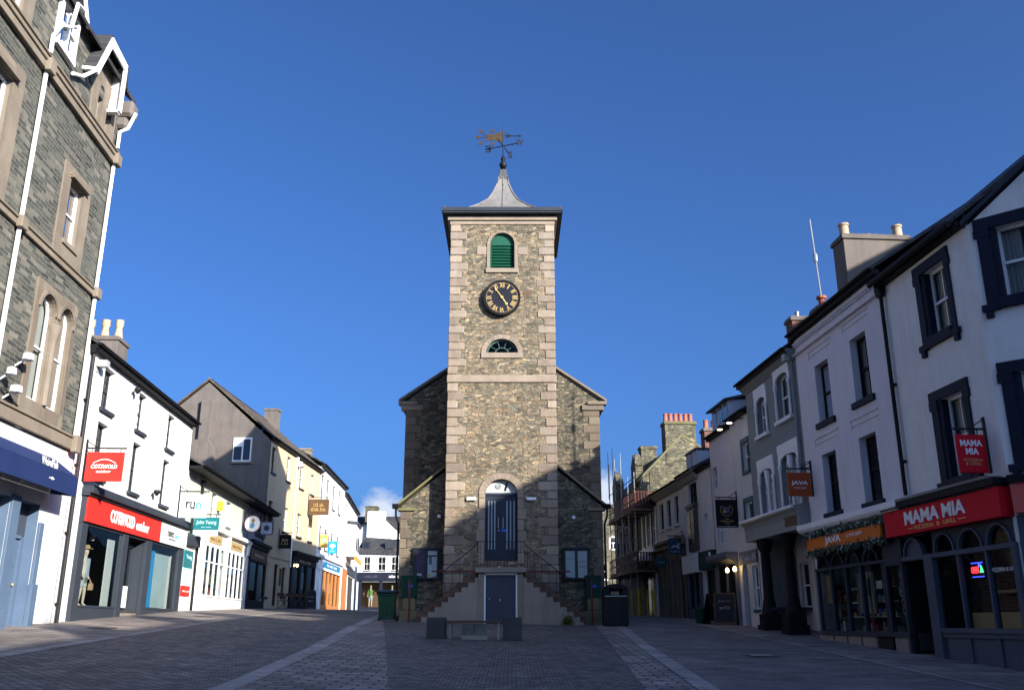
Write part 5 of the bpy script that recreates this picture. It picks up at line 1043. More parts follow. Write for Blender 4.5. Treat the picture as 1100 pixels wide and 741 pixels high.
# ------------------------------------------------------------------ R1: corner pizzeria
def turn(objs, ox, oy, c, s, s0):
    """swing parts built along the facade line round the corner of the building"""
    for o in objs:
        for v in o.data.vertices:
            a, y = v.co.x+s0, v.co.y
            v.co.x = ox+a*c-y*s-s0; v.co.y = oy+a*s+y*c
def kids(b):
    r = []
    for o in bpy.data.objects:
        p = o.parent
        if p == b or (p is not None and p.parent == b): r.append(o)
    return set(r)
b = thing('pizzeria', 'grey white corner pizzeria with black window surrounds and wide crimson fascia', 'restaurant', RF, -.45, 0, -.75)
def bwin(b, x0, x1, z0, z1, holes):
    xa, xb, za, zb = holes
    m = MB(); y = -.045
    m.box(x0+.04, xa, y, -.002, z0, zb).box(xb, x1-.04, y, -.002, z0, zb).box(x0, x1, y-.012, -.002, zb, z1).box(x0-.02, xa+.0, y-.012, -.002, z1-.42, zb-.002).box(xb, x1+.02, y-.012, -.002, z1-.42, zb-.002)
    m.box(xa, xb, y-.06, .04, z0, za).box(x0-.06, xa-.001, y-.05, -.002, z0-.02, z0+.12).box(xb+.001, x1+.06, y-.05, -.002, z0-.02, z0+.12).box(x0, x0+.14, y-.04, -.002, z0-.16, z0-.02).box(x1-.14, x1, y-.04, -.002, z0-.16, z0-.02)
    m.build('window_surround', NAVY, b)
    sash(b, xa+.12, xb, za, zb, .16, WHITEP, 2, 1, None, 3, fw=.06)
    MB().box(xa+.001, xa+.12, .0, .22, za, zb).build('reveal_lining', NAVY, b)
wall(b, MMW, -.445, 3.5, -1.6, 8.34, [(1.42,2.46,6.22,7.78),(1.42,2.46,3.0,4.78),(-.95,3.4,-1.6,2.0,0,1)], 0, .22)
bwin(b, 1.14, 2.66, 6.0, 8.02, (1.42,2.46,6.22,7.78)); bwin(b, 1.12, 2.68, 2.84, 5.0, (1.42,2.46,3.0,4.78))
MB().box(1.40,1.44,.02,.06,3.0,4.6).build('wooden_prop', M('ochre_timber', (.42,.24,.05), .6), b)
MB().prx([(.03,2.05),(8.6,2.05),(8.6,8.3),(4.4,11.8),(.03,8.3)], -.44, -.25).box(-.25, 12.4, 8.4, 8.6, -1.5, 8.3).build('side_wall', MMW, b)
before = kids(b)
wall(b, MMW, .0, 12.4, -1.9, 8.12, [(.38,1.75,6.38,7.93),(.38,1.75,3.05,4.8),(.2,6.9,-1.9,2.0)], 0, .22, 'gable_front', extra=[[(0,8.12),(12.4,8.12),(6.2,12.5)]])
bwin(b, .10, 2.0, 6.15, 8.18, (.38,1.75,6.38,7.93)); bwin(b, .12, 2.0, 2.85, 5.03, (.38,1.75,3.05,4.8))
fr = MB().box(.08,6.9,-.26,.0,2.02,2.58).build('gable_fascia', PALERED, b); MB().box(.05,6.9,-.32,.0,2.58,2.74).build('gable_fascia_cornice', BLACK, b)
f2 = MB().box(.05,.45,-.06,.05,-1.6,1.44).box(.05,6.9,-.08,.05,1.40,1.5).box(.05,6.9,-.08,.05,-.22,-.12).box(.5,6.9,-.03,.05,-1.6,-.22).box(2.4,2.5,-.06,.05,-.12,1.4).box(4.4,4.5,-.06,.05,-.12,1.4).box(.05,6.9,-.04,.05,1.5,2.0)
f2.build('gable_shopfront', NAVYG, b); glasspane(b, .45, 6.9, -.12, 1.4, .01, 'gable_window', GLASSD)
cp = MB().prx([(-.06,8.26),(.16,8.26),(.16,8.36),(-.06,8.36)], -.05, .0); cp.pr([(-.12,8.22),(6.35,12.74),(6.35,12.63),(-.12,8.11)], -.10, .25).pr([(12.7,8.3),(6.35,12.74),(6.35,12.63),(12.7,8.19)], -.10, .25); cp.build('verge', DARKF, b)
turn(kids(b)-before, 3.5, 0, .721, .692, -.45)
e = .721/.692
rf = MB(); zr, yr = 12.1, 4.4; ze, ye = 8.36, -.24
rf.add([(-.5,ye,ze),(3.45+ye*e+.05,ye,ze),(3.5+yr*e,yr,zr),(-.5,yr,zr),(3.5+8.8*e,8.8,8.5),(-.5,8.8,8.5),(-.5,ye,ze-.1),(3.45+ye*e+.05,ye,ze-.1),(3.5+yr*e,yr,zr-.12),(-.5,yr,zr-.12)], [(0,1,2,3),(3,2,4,5),(6,7,8,9),(0,1,7,6),(1,2,8,7),(0,3,9,6)])
rf.build('roof', ROOF, b)
g = MB(); g.prx([(ye-.12,ze-.05),(ye-.12,ze-.14),(ye-.06,ze-.2),(ye+.02,ze-.14),(ye+.02,ze-.05)], -.5, 3.3).box(-.45,3.4,ye+.03,-.003,ze-.22,ze-.101); g.build('gutter', BLACK, b)
pipe(b, -.35, 2.9, 7.9, BLACK, -.10, .05)
# shopfront
sf = MB().box(-1.25,3.52,-.34,.0,2.60,2.74).box(-1.25,3.5,-.28,.0,2.56,2.60).build('fascia_cornice', BLACK, b)
fs2 = MB().box(-1.25,3.52,-.26,.0,1.98,2.56).build('fascia_sign', RED2, b)
MB().box(-.4,3.3,-.36,-.001,2.742,2.80).build('lead_flashing', LEAD, b)
text(fs2, 'MAMA MIA', 1.05, 2.33, -.262, 2.55, .30, WHITEP, .03, .03, space=1.0); text(fs2, 'PIZZERIA  &  GRILL', 1.05, 2.09, -.263, 1.75, .09, GOLD, .0, .01)
MB().box(-.12,.1,-.264,-.26,2.085,2.10).box(2.0,2.3,-.264,-.26,2.085,2.10).build('gold_rule', GOLD, fs2)
fr = MB()
for x0, x1, y in ((.05,.42,-.10),(3.34,3.5,-.08)): fr.box(x0, x1, y, .08, -1.4, 1.42).box(x0-.03, x1+.03 if x1 < 3 else x1, y-.03, .08, -1.4, -.75)
for x in (1.36, 2.42): fr.box(x, x+.075, -.06, .06, -.13, 1.42); fr.box(x-.02, x+.095, -.05, .06, -1.4, -.22)
fr.box(-.98,3.5,-.09,.07,1.40,1.50).box(.42,3.4,-.10,.08,-.20,-.10).box(.42,3.4,-.06,.08,-.30,-.20).box(.42,3.4,.0,.08,-1.4,-.30)
# arched lights over the transom
for xa, xb in ((-.92,.02),(.45,1.36),(1.45,2.42),(2.51,3.40)):
    cx, r = (xa+xb)/2, (xb-xa)/2-.02; ao, ai = arc(cx, 1.50, r, 12, .42), arc(cx, 1.50, r-.06, 12, .37)
    for i in range(12): fr.pr([ao[i], ao[i+1], ai[i+1], ai[i]], -.07, .03)
pf = fr.build('shopfront', NAVYG, b, bev=.006)
sp = MB()
for xa, xb in ((.45,1.36),(1.45,2.42),(2.51,3.40)):
    cx, r = (xa+xb)/2, (xb-xa)/2-.02; ao = arc(cx, 1.50, r, 12, .42)
    for i in range(12):
        qx = xa-.05 if i < 6 else xb+.05; sp.face([(qx,-.02,1.99),(ao[i][0],-.02,ao[i][1]),(ao[i+1][0],-.02,ao[i+1][1])])
    sp.face([(xa-.05,-.02,1.99),(ao[6][0],-.02,ao[6][1]),(xb+.05,-.02,1.99)]); sp.face([(xa-.05,-.02,1.5),(ao[0][0],-.02,1.5),(xa-.05,-.02,1.99)]); sp.face([(xb+.05,-.02,1.5),(ao[12][0],-.02,1.5),(xb+.05,-.02,1.99)])
sp.build('spandrel_panel', DARKF, pf)
glasspane(pf, .42, 3.4, -.12, 1.42, .02); glasspane(pf, .42, 3.4, 1.48, 1.96, .025, 'arched_light', GLASSD)
MB().pr(arc(-.45, 1.50, .43, 12, .40), .0, .06).box(-.92,.02,.02,.07,1.95,2.0).build('door_arch_panel', NAVYG, pf)
MB().box(-1.02,.06,1.1,1.16,-.9,1.42).build('door', BLACK, pf); [MB().box(xa,xa+.04,.0,1.1,-1.2,1.4).build('porch_side', BLACK, pf) for xa in (-.98, .01)]; MB().box(-.95,.03,.02,1.1,-1.3,-.78).build('doorstep', CONC, pf)
MB().box(.3,8.,1.0,1.1,-1.4,2.3).build('interior_brick_wall', BRICKR, b); MB().box(.3,3.4,.05,1.,2.0,2.2).box(.3,7.,.05,1.,-1.3,-.9).build('interior_lining', INT, b)
MB().box(.62,3.4,.55,.95,-.4,.22).build('bench_seat', PALEW, b, bev=.01); MB().box(1.4,3.4,.60,.95,.60,.66).build('shelf', PALEW, b)
nl = MB().box(1.66,2.16,.06,.09,.90,1.24).build('neon_sign', BLACK, b)
text(nl, 'OPEN', 1.82, 1.06, .055, .27, .13, M('red_neon', (.6,0,0), .5, 0, emit=((1,.02,.03), 3.)), .02, .006); NB = M('blue_neon', (0,0,.6), .5, 0, emit=((.03,.05,1), 2.5))
for z in (.92, 1.2): MB().box(1.7,2.12,.052,.058,z-.008,z+.008).build('neon_tube', NB, nl)
MB().pr([(2.0,1.0),(2.12,1.0),(2.06,1.14)], .052, .058).build('neon_slice', M('green_neon', (0,.6,.1), .5, 0, emit=((.05,1,.2), 2.)), nl); MB().pr([(2.0+.05*math.cos(q), 1.15+.04*math.sin(q)) for q in [2*PI*i/10 for i in range(10)]], .052, .058).build('neon_dot', NB, nl)
MB().box(2.24,2.40,.85,.88,.78,.88).build('exit_light', M('green_light', (0,.5,.05), .5, 0, emit=((.1,1,.05), 1.6)), b)
text(pf, 'PIZZERIA & GRILL', 2.95, 1.02, -.0, .85, .08, WHITEP, .0, .004)
t, a, c = hsign('crimson hanging sign with white lettering in front of corner pizzeria window', RF, 3.0, 2.9, 3.68, .60, False, RED2); cx = (a+c)/2
text(t, 'MAMA\nMIA', cx, 3.42, -.032, .46, .30, WHITEP, .03, .008); text(t, 'PIZZERIA\n& GRILL', cx, 3.12, -.032, .40, .13, GOLD, 0, .006)
for x in (-.9,-.5): MB().tube([(x,0,3.81),(x+.12,0,3.95)], .008, 4)

# ------------------------------------------------------------------ R2: lavender coffee shop
b = thing('coffee_shop_house', 'lavender grey house over black coffee shop with garlanded orange fascia', 'house', RF, -6.35, 0, -.4)
U = [(-5.02,-4.05,5.62,7.36),(-2.56,-1.6,5.66,7.42)]; D = [(-5.12,-4.16,3.0,4.70),(-2.66,-1.68,2.98,4.72)]
wall(b, LAV, -6.345, -.455, -1.3, 8.6, U+D+[(-6.2,-.4551,-1.3,2.45,0,1)], 0, .26)
shell(b, LAV, -6.345, -.455, 7., -1.2, 8.62, 3.5, 11.1, ends=(1, 0)); roof(b, ROOF, -6.35, -.46, 8.80, 11.25, 3.5, 7., .20); MB().prx([(.035,2.1),(7.,2.1),(7.,8.5),(3.5,10.9),(.035,8.5)], -.675, -.46).build('side_wall', LAV, b)
for a, c, z0, z1 in U: sash(b, a, c, z0, z1, .2, BLACK, 2, 1, (NAVY,.16,.08,.16), 1)
for a, c, z0, z1 in D: sash(b, a, c, z0, z1, .2, BLACK, 2, 3, (NAVY,.10,.08,.12), 0)
for a, c, z0, z1 in U+D:
    mm = MB().box(a-.35, c+.3, -.035, .0, z1+.52, z1+.56).box(a-.3, c+.25, -.025, .0, z1+.36, z1+.39).box(a-.35, a-.31, -.02, .0, z1+.3, z1+.52); mm.build('label_mould', LAV, b)
dt = MB()
for i in range(48): x = -6.3+i*.12; dt.box(x, x+.06, -.07, -.0, 8.32, 8.40)
dt.box(-6.34,-.46,-.09,.0,8.40,8.46).build('dentil_course', LAV, b)
chimney(b, CEMENT, -6.2, -5.4, 1.55, 3.75, 8.6, 11.95, [(-5.8,1.8),(-5.8,3.6)], BUFFPOT, .5, .16)
for i in range(1): MB().ball((-5.8,2.6,12.0), .16).ball((-5.75,2.8,11.98), .14).build('capped_pot', CEMENT, b)
MB().box(-6.3,-.48,-.12,.0,8.05,8.08).build('string_line', LAV, b)
sb = MB().box(-6.62,-.42,-.36,.0,2.66,2.80).prx([(-.36,2.66),(-.30,2.58),(.0,2.46),(.0,2.66)], -6.6, -.44).build('fascia_cornice', WHITEP, b)
fa = MB().box(-6.35,-1.28,-.20,.02,1.90,2.46).build('fascia_board', BLACK, b); og = MB().box(-6.2,-1.5,-.26,-.20,2.02,2.36).build('fascia_sign', ORANGE, fa)
text(og, 'JAVA', -4.35, 2.2, -.263, 1.05, .24, WHITEP, .03, .015); text(og, 'COFFEE SHOP', -3.0, 2.24, -.263, .95, .09, WHITEP, 0, .01)
random.seed(11); gl_ = MB()
for i in range(1500):
    x = random.uniform(-6.4,-1.3); zc = 2.44 if random.random() < .5 else 1.95
    z = zc+random.gauss(0,.055); y = -.25+random.gauss(0,.05); s = random.uniform(.03,.075); a = random.uniform(0, 6.28); t_ = random.uniform(-.8,.8)
    u = Vector((math.cos(a), math.sin(t_)*.5, math.sin(a)))*s; v = Vector((-math.sin(a), .4, math.cos(a)))*s*.5
    p = Vector((x, y, z)); gl_.face([p-u, p+v, p+u, p-v], 1 if random.random() < .22 else 0)
gl_.build('leaf_garland', [LEAF, M('frosted_leaf', (.30,.36,.34), .6)], fa)
fr = MB()
for x in (-6.22,-5.25,-4.3,-3.35,-2.1): fr.box(x, x+.085, -.06, .06, -.25, 1.5)
fr.box(-6.25,-1.95,-.08,.06,1.44,1.52).box(-6.25,-1.0,-.09,.06,-.32,-.20).box(-1.95,-1.85,-.08,.06,-.25,1.5).box(-1.12,-1.0,-.08,.06,-.9,1.5).box(-1.95,-1.0,-.08,.06,1.34,1.52).box(-1.95,-1.0,-.06,.06,1.52,2.0)
for k in range(4):
    xa = -6.16+k*.97+(.0 if k < 3 else .1); cx, r = xa+.45, .42; ao, ai = arc(cx, 1.52, r, 10, .36), arc(cx, 1.52, r-.05, 10, .31)
    for i in range(10): fr.pr([ao[i], ao[i+1], ai[i+1], ai[i]], -.05, .04)
pf = fr.build('shopfront', DARKF, b, bev=.006)
for k in range(6): x0 = -6.25+k*.88; MB().box(x0+.03, x0+.80, -.05, .06, -1.1, -.325).build('stall_riser', CONC if k != 4 else BLACK, pf, bev=.01)
glasspane(pf, -6.2, -2.0, -.2, 1.44, .0); glasspane(pf, -6.2, -2.0, 1.5, 1.95, .0, 'arched_light', GLASSD); glasspane(pf, -1.86, -1.1, -.05, 1.34, -.02, gl=GLASSD)
MB().box(-6.3,-.9,1.6,1.7,-1.2,2.4).box(-6.3,-.9,.1,1.6,-.6,-.22).box(-6.3,-.9,.08,1.6,2.2,2.4).build('interior_wall', INT, b)
bn = MB().box(-1.55,-1.15,.03,.04,-.02,1.28).build('window_banner', BLACK, b); text(bn, 'coffee', -1.36, .68, .022, 1.0, .26, WHITEP, .015, .006, .2, rot=-PI/2*-1); MB().box(-1.55,-1.15,.02,.029,-.02,.16).build('banner_foot', TEAL, bn); MB().pr([(-1.35+.12*math.cos(q), 1.2+.09*math.sin(q)) for q in [2*PI*i/12 for i in range(12)]], .022, .029).build('banner_cup', TEAL, bn)
st = MB(); random.seed(8)
for z in (-.2,.18,.55,.92):
    x = -6.0
    st.box(-5.1,-2.2,.35,.6,z-.03,z)
    while x < -2.3:
        w_ = random.uniform(.06,.2)
        if random.random() < (.75 if x > -4.6 else .25): st.box(x, x+w_, .28, .5, z, z+random.uniform(.08,.3), random.randrange(6))
        x += w_+.05
for k in range(9): x = -4.2+k*.12; st.box(x, x+.05, .22, .27, .25, 1.3, 0 if k % 2 else 5)
st.box(-6.05,-5.5,.15,.2,.55,1.3,5).box(-3.55,-3.4,.12,.14,.7,1.15,0).box(-3.0,-2.7,.2,.3,.85,1.05,0)
st.build('stock', stm+[MC['stock_red'], MC['stock_tan']], b)
t, a, c = hsign('rust orange hanging sign with white lettering on thin iron bracket', RF, -5.97, 3.62, 4.32, .70, False, RUST); cx = (a+c)/2
text(t, 'JAVA', cx, 4.0, -.032, .52, .15, WHITEP, .03, .006); text(t, 'COFFEE SHOP', cx, 3.86, -.032, .40, .05, WHITEP, 0, .006)
for r0, ox, oz in ((.09,-.12,4.56),(.06,-.26,4.53)):
    MB().tube([(ox+r0*math.cos(q), 0, oz+r0*math.sin(q)) for q in [2*PI*i/14 for i in range(15)]], .010, 5).build('scroll', IRON, t)

# ------------------------------------------------------------------ R3: grey house on black columns
b = thing('arcaded_house', 'grey green house with white hooded windows above black columned arcade', 'house', RF, -11.3, 0, -.2)
U = [(-10.15,-9.25,6.25,7.55,.18),(-8.15,-7.05,6.35,7.85,.18)]; D = [(-10.35,-9.1,3.52,5.05,.2),(-8.3,-6.85,3.52,5.2,.2)]
wall(b, GREYR, -11.29, -6.36, 2.72, 8.2, U+D, 0, .24); shell(b, GREYR, -11.29, -6.36, 7.6, -1., 8.15, 3.8, 10.7, y0=.04); roof(b, ROOF, -11.35, -6.4, 8.45, 10.95, 3.8, 7.6, .32)
MB().prx([(-.30,8.36),(-.30,8.28),(-.02,8.02),(-.002,8.02),(-.002,8.36)], -11.34, -6.37).build('eaves_cornice', GREYR, b)
for a, c, z0, z1, r in U+D:
    zt = z1
    hm = MB(); big = z0 < 5; o_ = .16
    ao, ai = arc((a+c)/2, z1-r, (c-a)/2+o_, 10, r+.20), arc((a+c)/2, z1-r, (c-a)/2, 10, r)
    hm.box(a-o_, c+o_, -.07, -.002, z1+.10, z1+.38).box(a-o_, a-.001, -.06, -.002, z1-.32, z1+.10).box(c+.001, c+o_, -.06, -.002, z1-.32, z1+.10)
    for i in range(10):
        q = a if i < 5 else c; hm.pr([ai[i], ai[i+1], (ai[i+1][0], z1+.101), (ai[i][0], z1+.101)], -.06, -.002)
    hm.build('hood_mould', WHITEP, b)
    for x in (a-.06, c+.06): MB().lathe(x, -.05, [(.05,z0),(.045,z1-.5),(.08,z1-.34),(.08,z1-.30)], 8).build('shaft', WHITEP, b, smooth=True)
    MB().box(a-o_, c+o_, -.14, .0, z0-.12, z0).build('sill', WHITEP, b, bev=.01)
    if big:
        m = (a+c)/2; MB().lathe(m, .02, [(.06,z0),(.05,z1-.6),(.1,z1-.4),(.12,z1-.28),(.12,z1-.05)], 8).build('mullion_shaft', WHITEP, b, smooth=True)
        sash(b, a, m-.04, z0, z1, .14, WHITEP, 1, 1, None, 1, rise=.15); sash(b, m+.04, c, z0, z1, .14, WHITEP, 1, 1, None, 1, rise=.15)
    else: sash(b, a, c, z0, z1, .15, WHITEP, 1, 1, None, 1, rise=r)
co_ = MB().prx([(-.50,3.42),(-.50,3.34),(-.40,3.24),(-.34,3.10),(-.34,2.72),(.3,2.72),(.3,3.0),(-.002,3.0),(-.002,3.5)], -11.45, -6.4); bs_ = co_.build('arcade_beam', M('arcade_beam_paint', (.26,.27,.26), .7, .1, .3), b)
MB().prx([(-.52,3.44),(-.56,3.40),(-.56,3.36),(-.50,3.33)], -11.47, -6.38).build('beam_gutter', WHITEP, b); pipe(b, -6.55, 2.7, 8.0, GREYR, -.08, .05)
MB().box(-7.55,-6.6,-.36,-.34,2.86,3.18).build('brown_name_panel', BROWN, bs_)
for x in (-10.35, -8.2):
    cm = MB().box(x-.34, x+.34, -.40, .28, -.6, -.05).box(x-.28, x+.28, -.34, .22, -.05, .30).lathe(x, -.06, [(.27,.30),(.22,.55),(.19,.75),(.17,.8),(.155,2.3),(.2,2.36),(.25,2.5),(.28,2.72)], 12); cm.build('column', BLACK, b, smooth=True)
wall(b, PUBR, -11.29, -6.36, -1., 2.95, [(-10.9,-10.1,.5,1.98),(-9.3,-8.5,-1.,1.95),(-7.7,-6.7,.0,1.9)], 1.3, .2, 'arcade_wall'); sash(b, -10.9, -10.1, .5, 1.98, 1.42, WHITEP, 1, 1, (DARKF,.1,.05,.05)); door(b, -9.25, -8.55, -.4, 1.9, 1.45, BLACK, 3); glasspane(b, -7.7, -6.7, .0, 1.9, 1.4, 'shop_window', GLASSD); MB().box(-7.75,-6.65,1.28,1.34,-.1,.02).build('window_sill', WHITEP, b)
MB().box(-7.7,-6.7,1.8,1.9,.0,1.9).build('interior_wall', INT, b); MB().box(-7.6,-6.8,1.6,1.75,.45,.52).build('shelf', PALEW, b)
MB().prx([(.02,-1.),(1.3,-1.),(1.3,2.72),(.02,2.72)], -11.28, -11.1).build('arcade_end_wall', PUBR, b)
chimney(b, BRICKR, -11.1, -10.5, 1.7, 2.4, 8.8, 10.9, [(-10.8,2.05)], STEEL, .25, .08, CEMENT); c2 = chimney(b, CEMENT, -9.2, -8.6, 1.9, 2.5, 8.8, 10.65, [], TERRA); MB().lathe(-8.9, 2.2, [(.13,10.63),(.11,10.95),(.18,11.),(.18,11.08),(.05,11.1)], 10).build('chimney_pot', TERRA, c2)
MB().tube([(-8.9,2.2,11.0),(-8.97,2.1,14.1)], .03, 6).lathe(-8.93, 2.15, [(.05,12.4),(.075,12.45),(.075,12.7),(.05,12.75)], 8).build('radio_aerial', STEEL, b, smooth=True)
MB().box(-6.75,-6.5,-.3,-.02,8.0,8.35).build('alarm_box', MC['grey_plastic'], b)

# ------------------------------------------------------------------ R4: pub with teal window frames and its white neighbour
b = thing('pub', 'pale grey pub with teal window surrounds and small lamps under its eaves', 'pub', RF, -13.4, 0, .0)
U = [(-12.0,-11.5,5.32,6.3)]
wall(b, PUBR, -13.39, -11.31, -.8, 7.4, [(-12.05,-11.05-.3,5.32,6.36),(-12.2,-11.36,2.95,4.2),(-12.0,-11.4,.45,1.95),(-13.1,-12.5,-.8,2.1,.3)], .0, .22); shell(b, PUBR, -13.39, -11.31, 7.5, -.8, 7.4, 3.7, 9.3, ends=(1,0)); roof(b, ROOF, -13.4, -11.32, 7.58, 9.4, 3.7, 7.5, .15)
for x0, x1, z0, z1 in ((-12.05,-11.35,5.32,6.36),(-12.2,-11.36,2.95,4.2)):
    MB().box(x0-.16,x0,-.04,-.002,z0-.12,z1+.16).box(x1,x1+.02,-.04,-.002,z0-.12,z1+.16).box(x0,x1,-.04,-.002,z1,z1+.16).box(x0,x1,-.08,.02,z0-.12,z0).build('window_surround', TEALW, b); sash(b, x0, x1, z0, z1, .1, WHITEP, 2, 1, None, 1)
sash(b, -12.0, -11.4, .45, 1.95, .1, WHITEP, 1, 1, (TEALW,.1,.05,.05)); door(b, -13.08, -12.52, -.1, 1.9, .18, BLACK, 2, knob=False)
fb = MB().box(-13.2,-11.32,-.05,-.002,2.05,2.5).build('name_board', M('pub_name_board', (.16,.17,.19), .6, .1, .1), b); text(fb, 'THE ODDFELLOWS', -12.2, 2.28, -.055, 1.7, .3, M('pale_lettering', (.5,.5,.52), .6), .01, .01)
for x in (-12.9, -11.7):
    l = MB().tube([(x,0,7.25),(x,-.5,7.22)], .02, 6).lathe(x, -.55, [(.10,7.08),(.08,7.2),(.03,7.24)], 10).build('flood_light', IRON, b); MB().lathe(x, -.55, [(.095,7.05),(.095,7.085)], 10).build('lamp_glass', M('white_lamp_glass', (.9,.9,.85), .3, 0, emit=((1,.9,.7), 2.5)), l)
for x in (-14.1, -13.2):
    l = MB().tube([(x,.0,2.05),(x,-.22,2.1),(x,-.25,2.0)], .014, 6).build('wall_lamp', IRON, b); MB().lathe(x, -.25, [(.03,1.83),(.065,1.87),(.06,1.95),(.02,2.0)], 10).build('lamp_globe', LAMPW, l, smooth=True)
t, a, c = hsign('black pub hanging sign with gold wreathed painted crest', RF, -13.15, 3.46, 4.40, .74, False, BLACK); cx = (a+c)/2
cr = MB()
for i in range(18):
    q = PI*1.1+ (PI*1.8)*i/17-PI*.9-.3; q = math.radians(-230+280*i/17); cr.tube([(cx+.21*math.cos(q),-.035,4.05+.19*math.sin(q)),(cx+.25*math.cos(q+.1),-.035,4.05+.23*math.sin(q+.1))], .012, 4)
cr.build('wreath', GOLD, t)
for ex, ez, mt in ((-.07,4.12,M('crest_blue', (.05,.12,.4), .5)),(.07,4.12,M('crest_red', (.4,.05,.05), .5)),(-.07,4.0,M('crest_gold', (.5,.35,.05), .5)),(.07,4.0,MC['crest_blue'])): MB().box(cx+ex-.06,cx+ex+.06,-.037,-.031,ez-.055,ez+.055).build('crest_quarter', mt, t)
text(t, 'THE\nODDFELLOWS\nARMS', cx, 3.65, -.032, .52, .24, GOLD, 0, .006); MB().box(a-.03,c+.03,-.04,.04,4.40,4.44).box(a-.03,a,-.036,.036,3.43,4.40).box(c,c+.03,-.036,.036,3.43,4.40).box(a-.03,c+.03,-.036,.036,3.41,3.44).build('frame', BLACK, t)
b = thing('white_dormer_house', 'narrow pale house with roof dormer beside the black pub sign', 'house', RF, -16.3, 0, .1)
wall(b, M('pale_lilac_render', (.62,.60,.63), .75, .06, .25, .12), -16.29, -13.41, -.6, 7.3, [(-16.1,-15.5,5.25,6.1),(-15.9,-15.1,3.0,4.1),(-16.1,-13.7,-.6,2.3)], .02, .2); shell(b, MC['pale_lilac_render'], -16.29, -13.41, 7.5, -.6, 7.3, 3.7, 9.2); roof(b, ROOF, -16.3, -13.42, 7.45, 9.3, 3.7, 7.5, .12)
sash(b, -16.1, -15.5, 5.25, 6.1, .12, WHITEP, 1, 1); sash(b, -15.9, -15.1, 3.0, 4.1, .12, WHITEP, 2, 1)
dm = MB().box(-16.1,-13.8,.15,3.2,7.55,8.5).build('dormer', M('dormer_paint', (.45,.50,.58), .6), b); MB().prx([(-.05,8.42),(-.05,8.5),(3.6,9.35),(3.6,9.2)], -16.25, -13.65).build('dormer_roof', ROOF, dm)
for x in (-15.9,-15.1,-14.4): MB().box(x,x+.5,.13,.149,7.75,8.4).build('dormer_window', M('pale_pane', (.10,.14,.22), .15, .1, spec=.6), dm)
fr = MB().box(-16.2,-13.5,-.45,.0,2.4,2.56).prx([(-.45,2.4),(-.40,2.3),(.0,2.15),(.0,2.4)], -16.2, -13.5).box(-16.2,-15.95,-.08,.05,-.5,2.2).box(-13.75,-13.5,-.08,.05,-.5,2.2).box(-15.95,-13.75,-.06,.05,-.5,.6).box(-14.9,-14.8,-.06,.05,.6,2.2).build('shopfront', M('grey_shop_paint', (.13,.14,.16), .6, .1, .2), b); glasspane(fr, -15.95, -13.75, .6, 2.2, .0, gl=GLASSD); MB().box(-16.1,-13.6,.6,.7,-.5,2.3).build('interior_wall', INT, b); MB().box(-14.6,-14.4,.2,.3,.6,1.6).box(-14.2,-14.1,.2,.3,.6,1.8).build('display_panel', INTW, b)
chimney(b, BUFF, -14.0, -13.5, .9, 2.2, 7.6, 9.25, [], BUFFPOT); chimney(b, CEMENT, -15.8, -15.2, 2.6, 3.6, 8.6, 9.55, [(-15.5,2.8),(-15.5,3.4)], BLACK, .35, .1)
MB().tube([(-16.1,3.4,9.1),(-16.1,3.4,9.75)], .015, 5).prx([(3.25,9.6),(3.45,9.85),(3.5,9.6)], -16.35, -16.0).prx([(3.3,9.8),(3.4,9.9),(3.45,9.75)], -15.9, -15.7).build('television_aerial', WHITEP, b)

# ------------------------------------------------------------------ R5 .. R8
b = thing('narrow_white_house', 'very narrow white house above dark green shop fascia', 'house', RF, -18.2, 0, .15)
wall(b, M('cool_white_render', (.68,.67,.69), .75, .06, .25, .12), -18.19, -16.31, -.5, 6.3, [(-17.6,-17.1,3.6,4.4),(-18.1,-16.5,-.5,2.1)], .0, .2); shell(b, MC['cool_white_render'], -18.19, -16.31, 7., -.5, 6.3, 3.5, 8.); roof(b, ROOF, -18.2, -16.32, 6.45, 8.1, 3.5, 7., .12); sash(b, -17.6, -17.1, 3.6, 4.4, .12, WHITEP, 1, 1)
MB().box(-18.1,-16.2,-.22,.0,2.12,2.85).build('green_fascia', GREEND, b); MB().box(-16.5,-16.25,-.235,-.22,2.3,2.75).build('white_fascia_sign', WHITEP, b); MB().box(-18.1,-16.35,.1,.2,-.4,2.1).build('shop_door', BLACK, b)
b = thing('oriel_shop_house', 'white house with dark two storey oriel bay and pale shop fascia', 'house', RF, -20.8, 0, .2)
wall(b, M('white_shade_paint', (.68,.67,.68), .7, .05, .15, .1), -20.79, -18.21, -.4, 6.1, [(-19.9,-18.5,5.0,5.95),(-20.6,-18.4,-.4,2.05)], 0, .2); shell(b, MC['white_shade_paint'], -20.79, -18.21, 7., -.4, 6.2, 3.5, 8.4); roof(b, ROOF, -20.8, -18.2, 6.5, 8.4, 3.5, 7., .3)
MB().prx([(-.34,6.46),(-.34,6.36),(-.2,6.2),(-.1,6.05),(-.002,6.0),(-.002,6.46)], -20.8, -18.2).build('cornice', M('cornice_paint', (.42,.38,.36), .7, .08, .2), b)
for x in (-20.3,-19.3): MB().box(x,x+.75,.1,2.,6.55,7.35).build('dormer', MC['dormer_paint'], b); MB().box(x-.05,x+.8,.05,2.1,7.35,7.43).build('dormer_roof', DARKF, b)
ob = MB().prz([(-19.9,0),(-19.8,-.14),(-18.6,-.14),(-18.5,0)], 3.0, 4.85).prz([(-20.0,0),(-19.85,-.2),(-18.55,-.2),(-18.4,0)], 4.85, 5.0).build('oriel_bay', M('dark_oriel_paint', (.06,.05,.06), .4, .2), b)
MB().box(-19.7,-19.25,-.16,-.141,3.3,4.7).box(-19.15,-18.7,-.16,-.141,3.3,4.7).build('bay_window', MC['dark_pane'], ob)
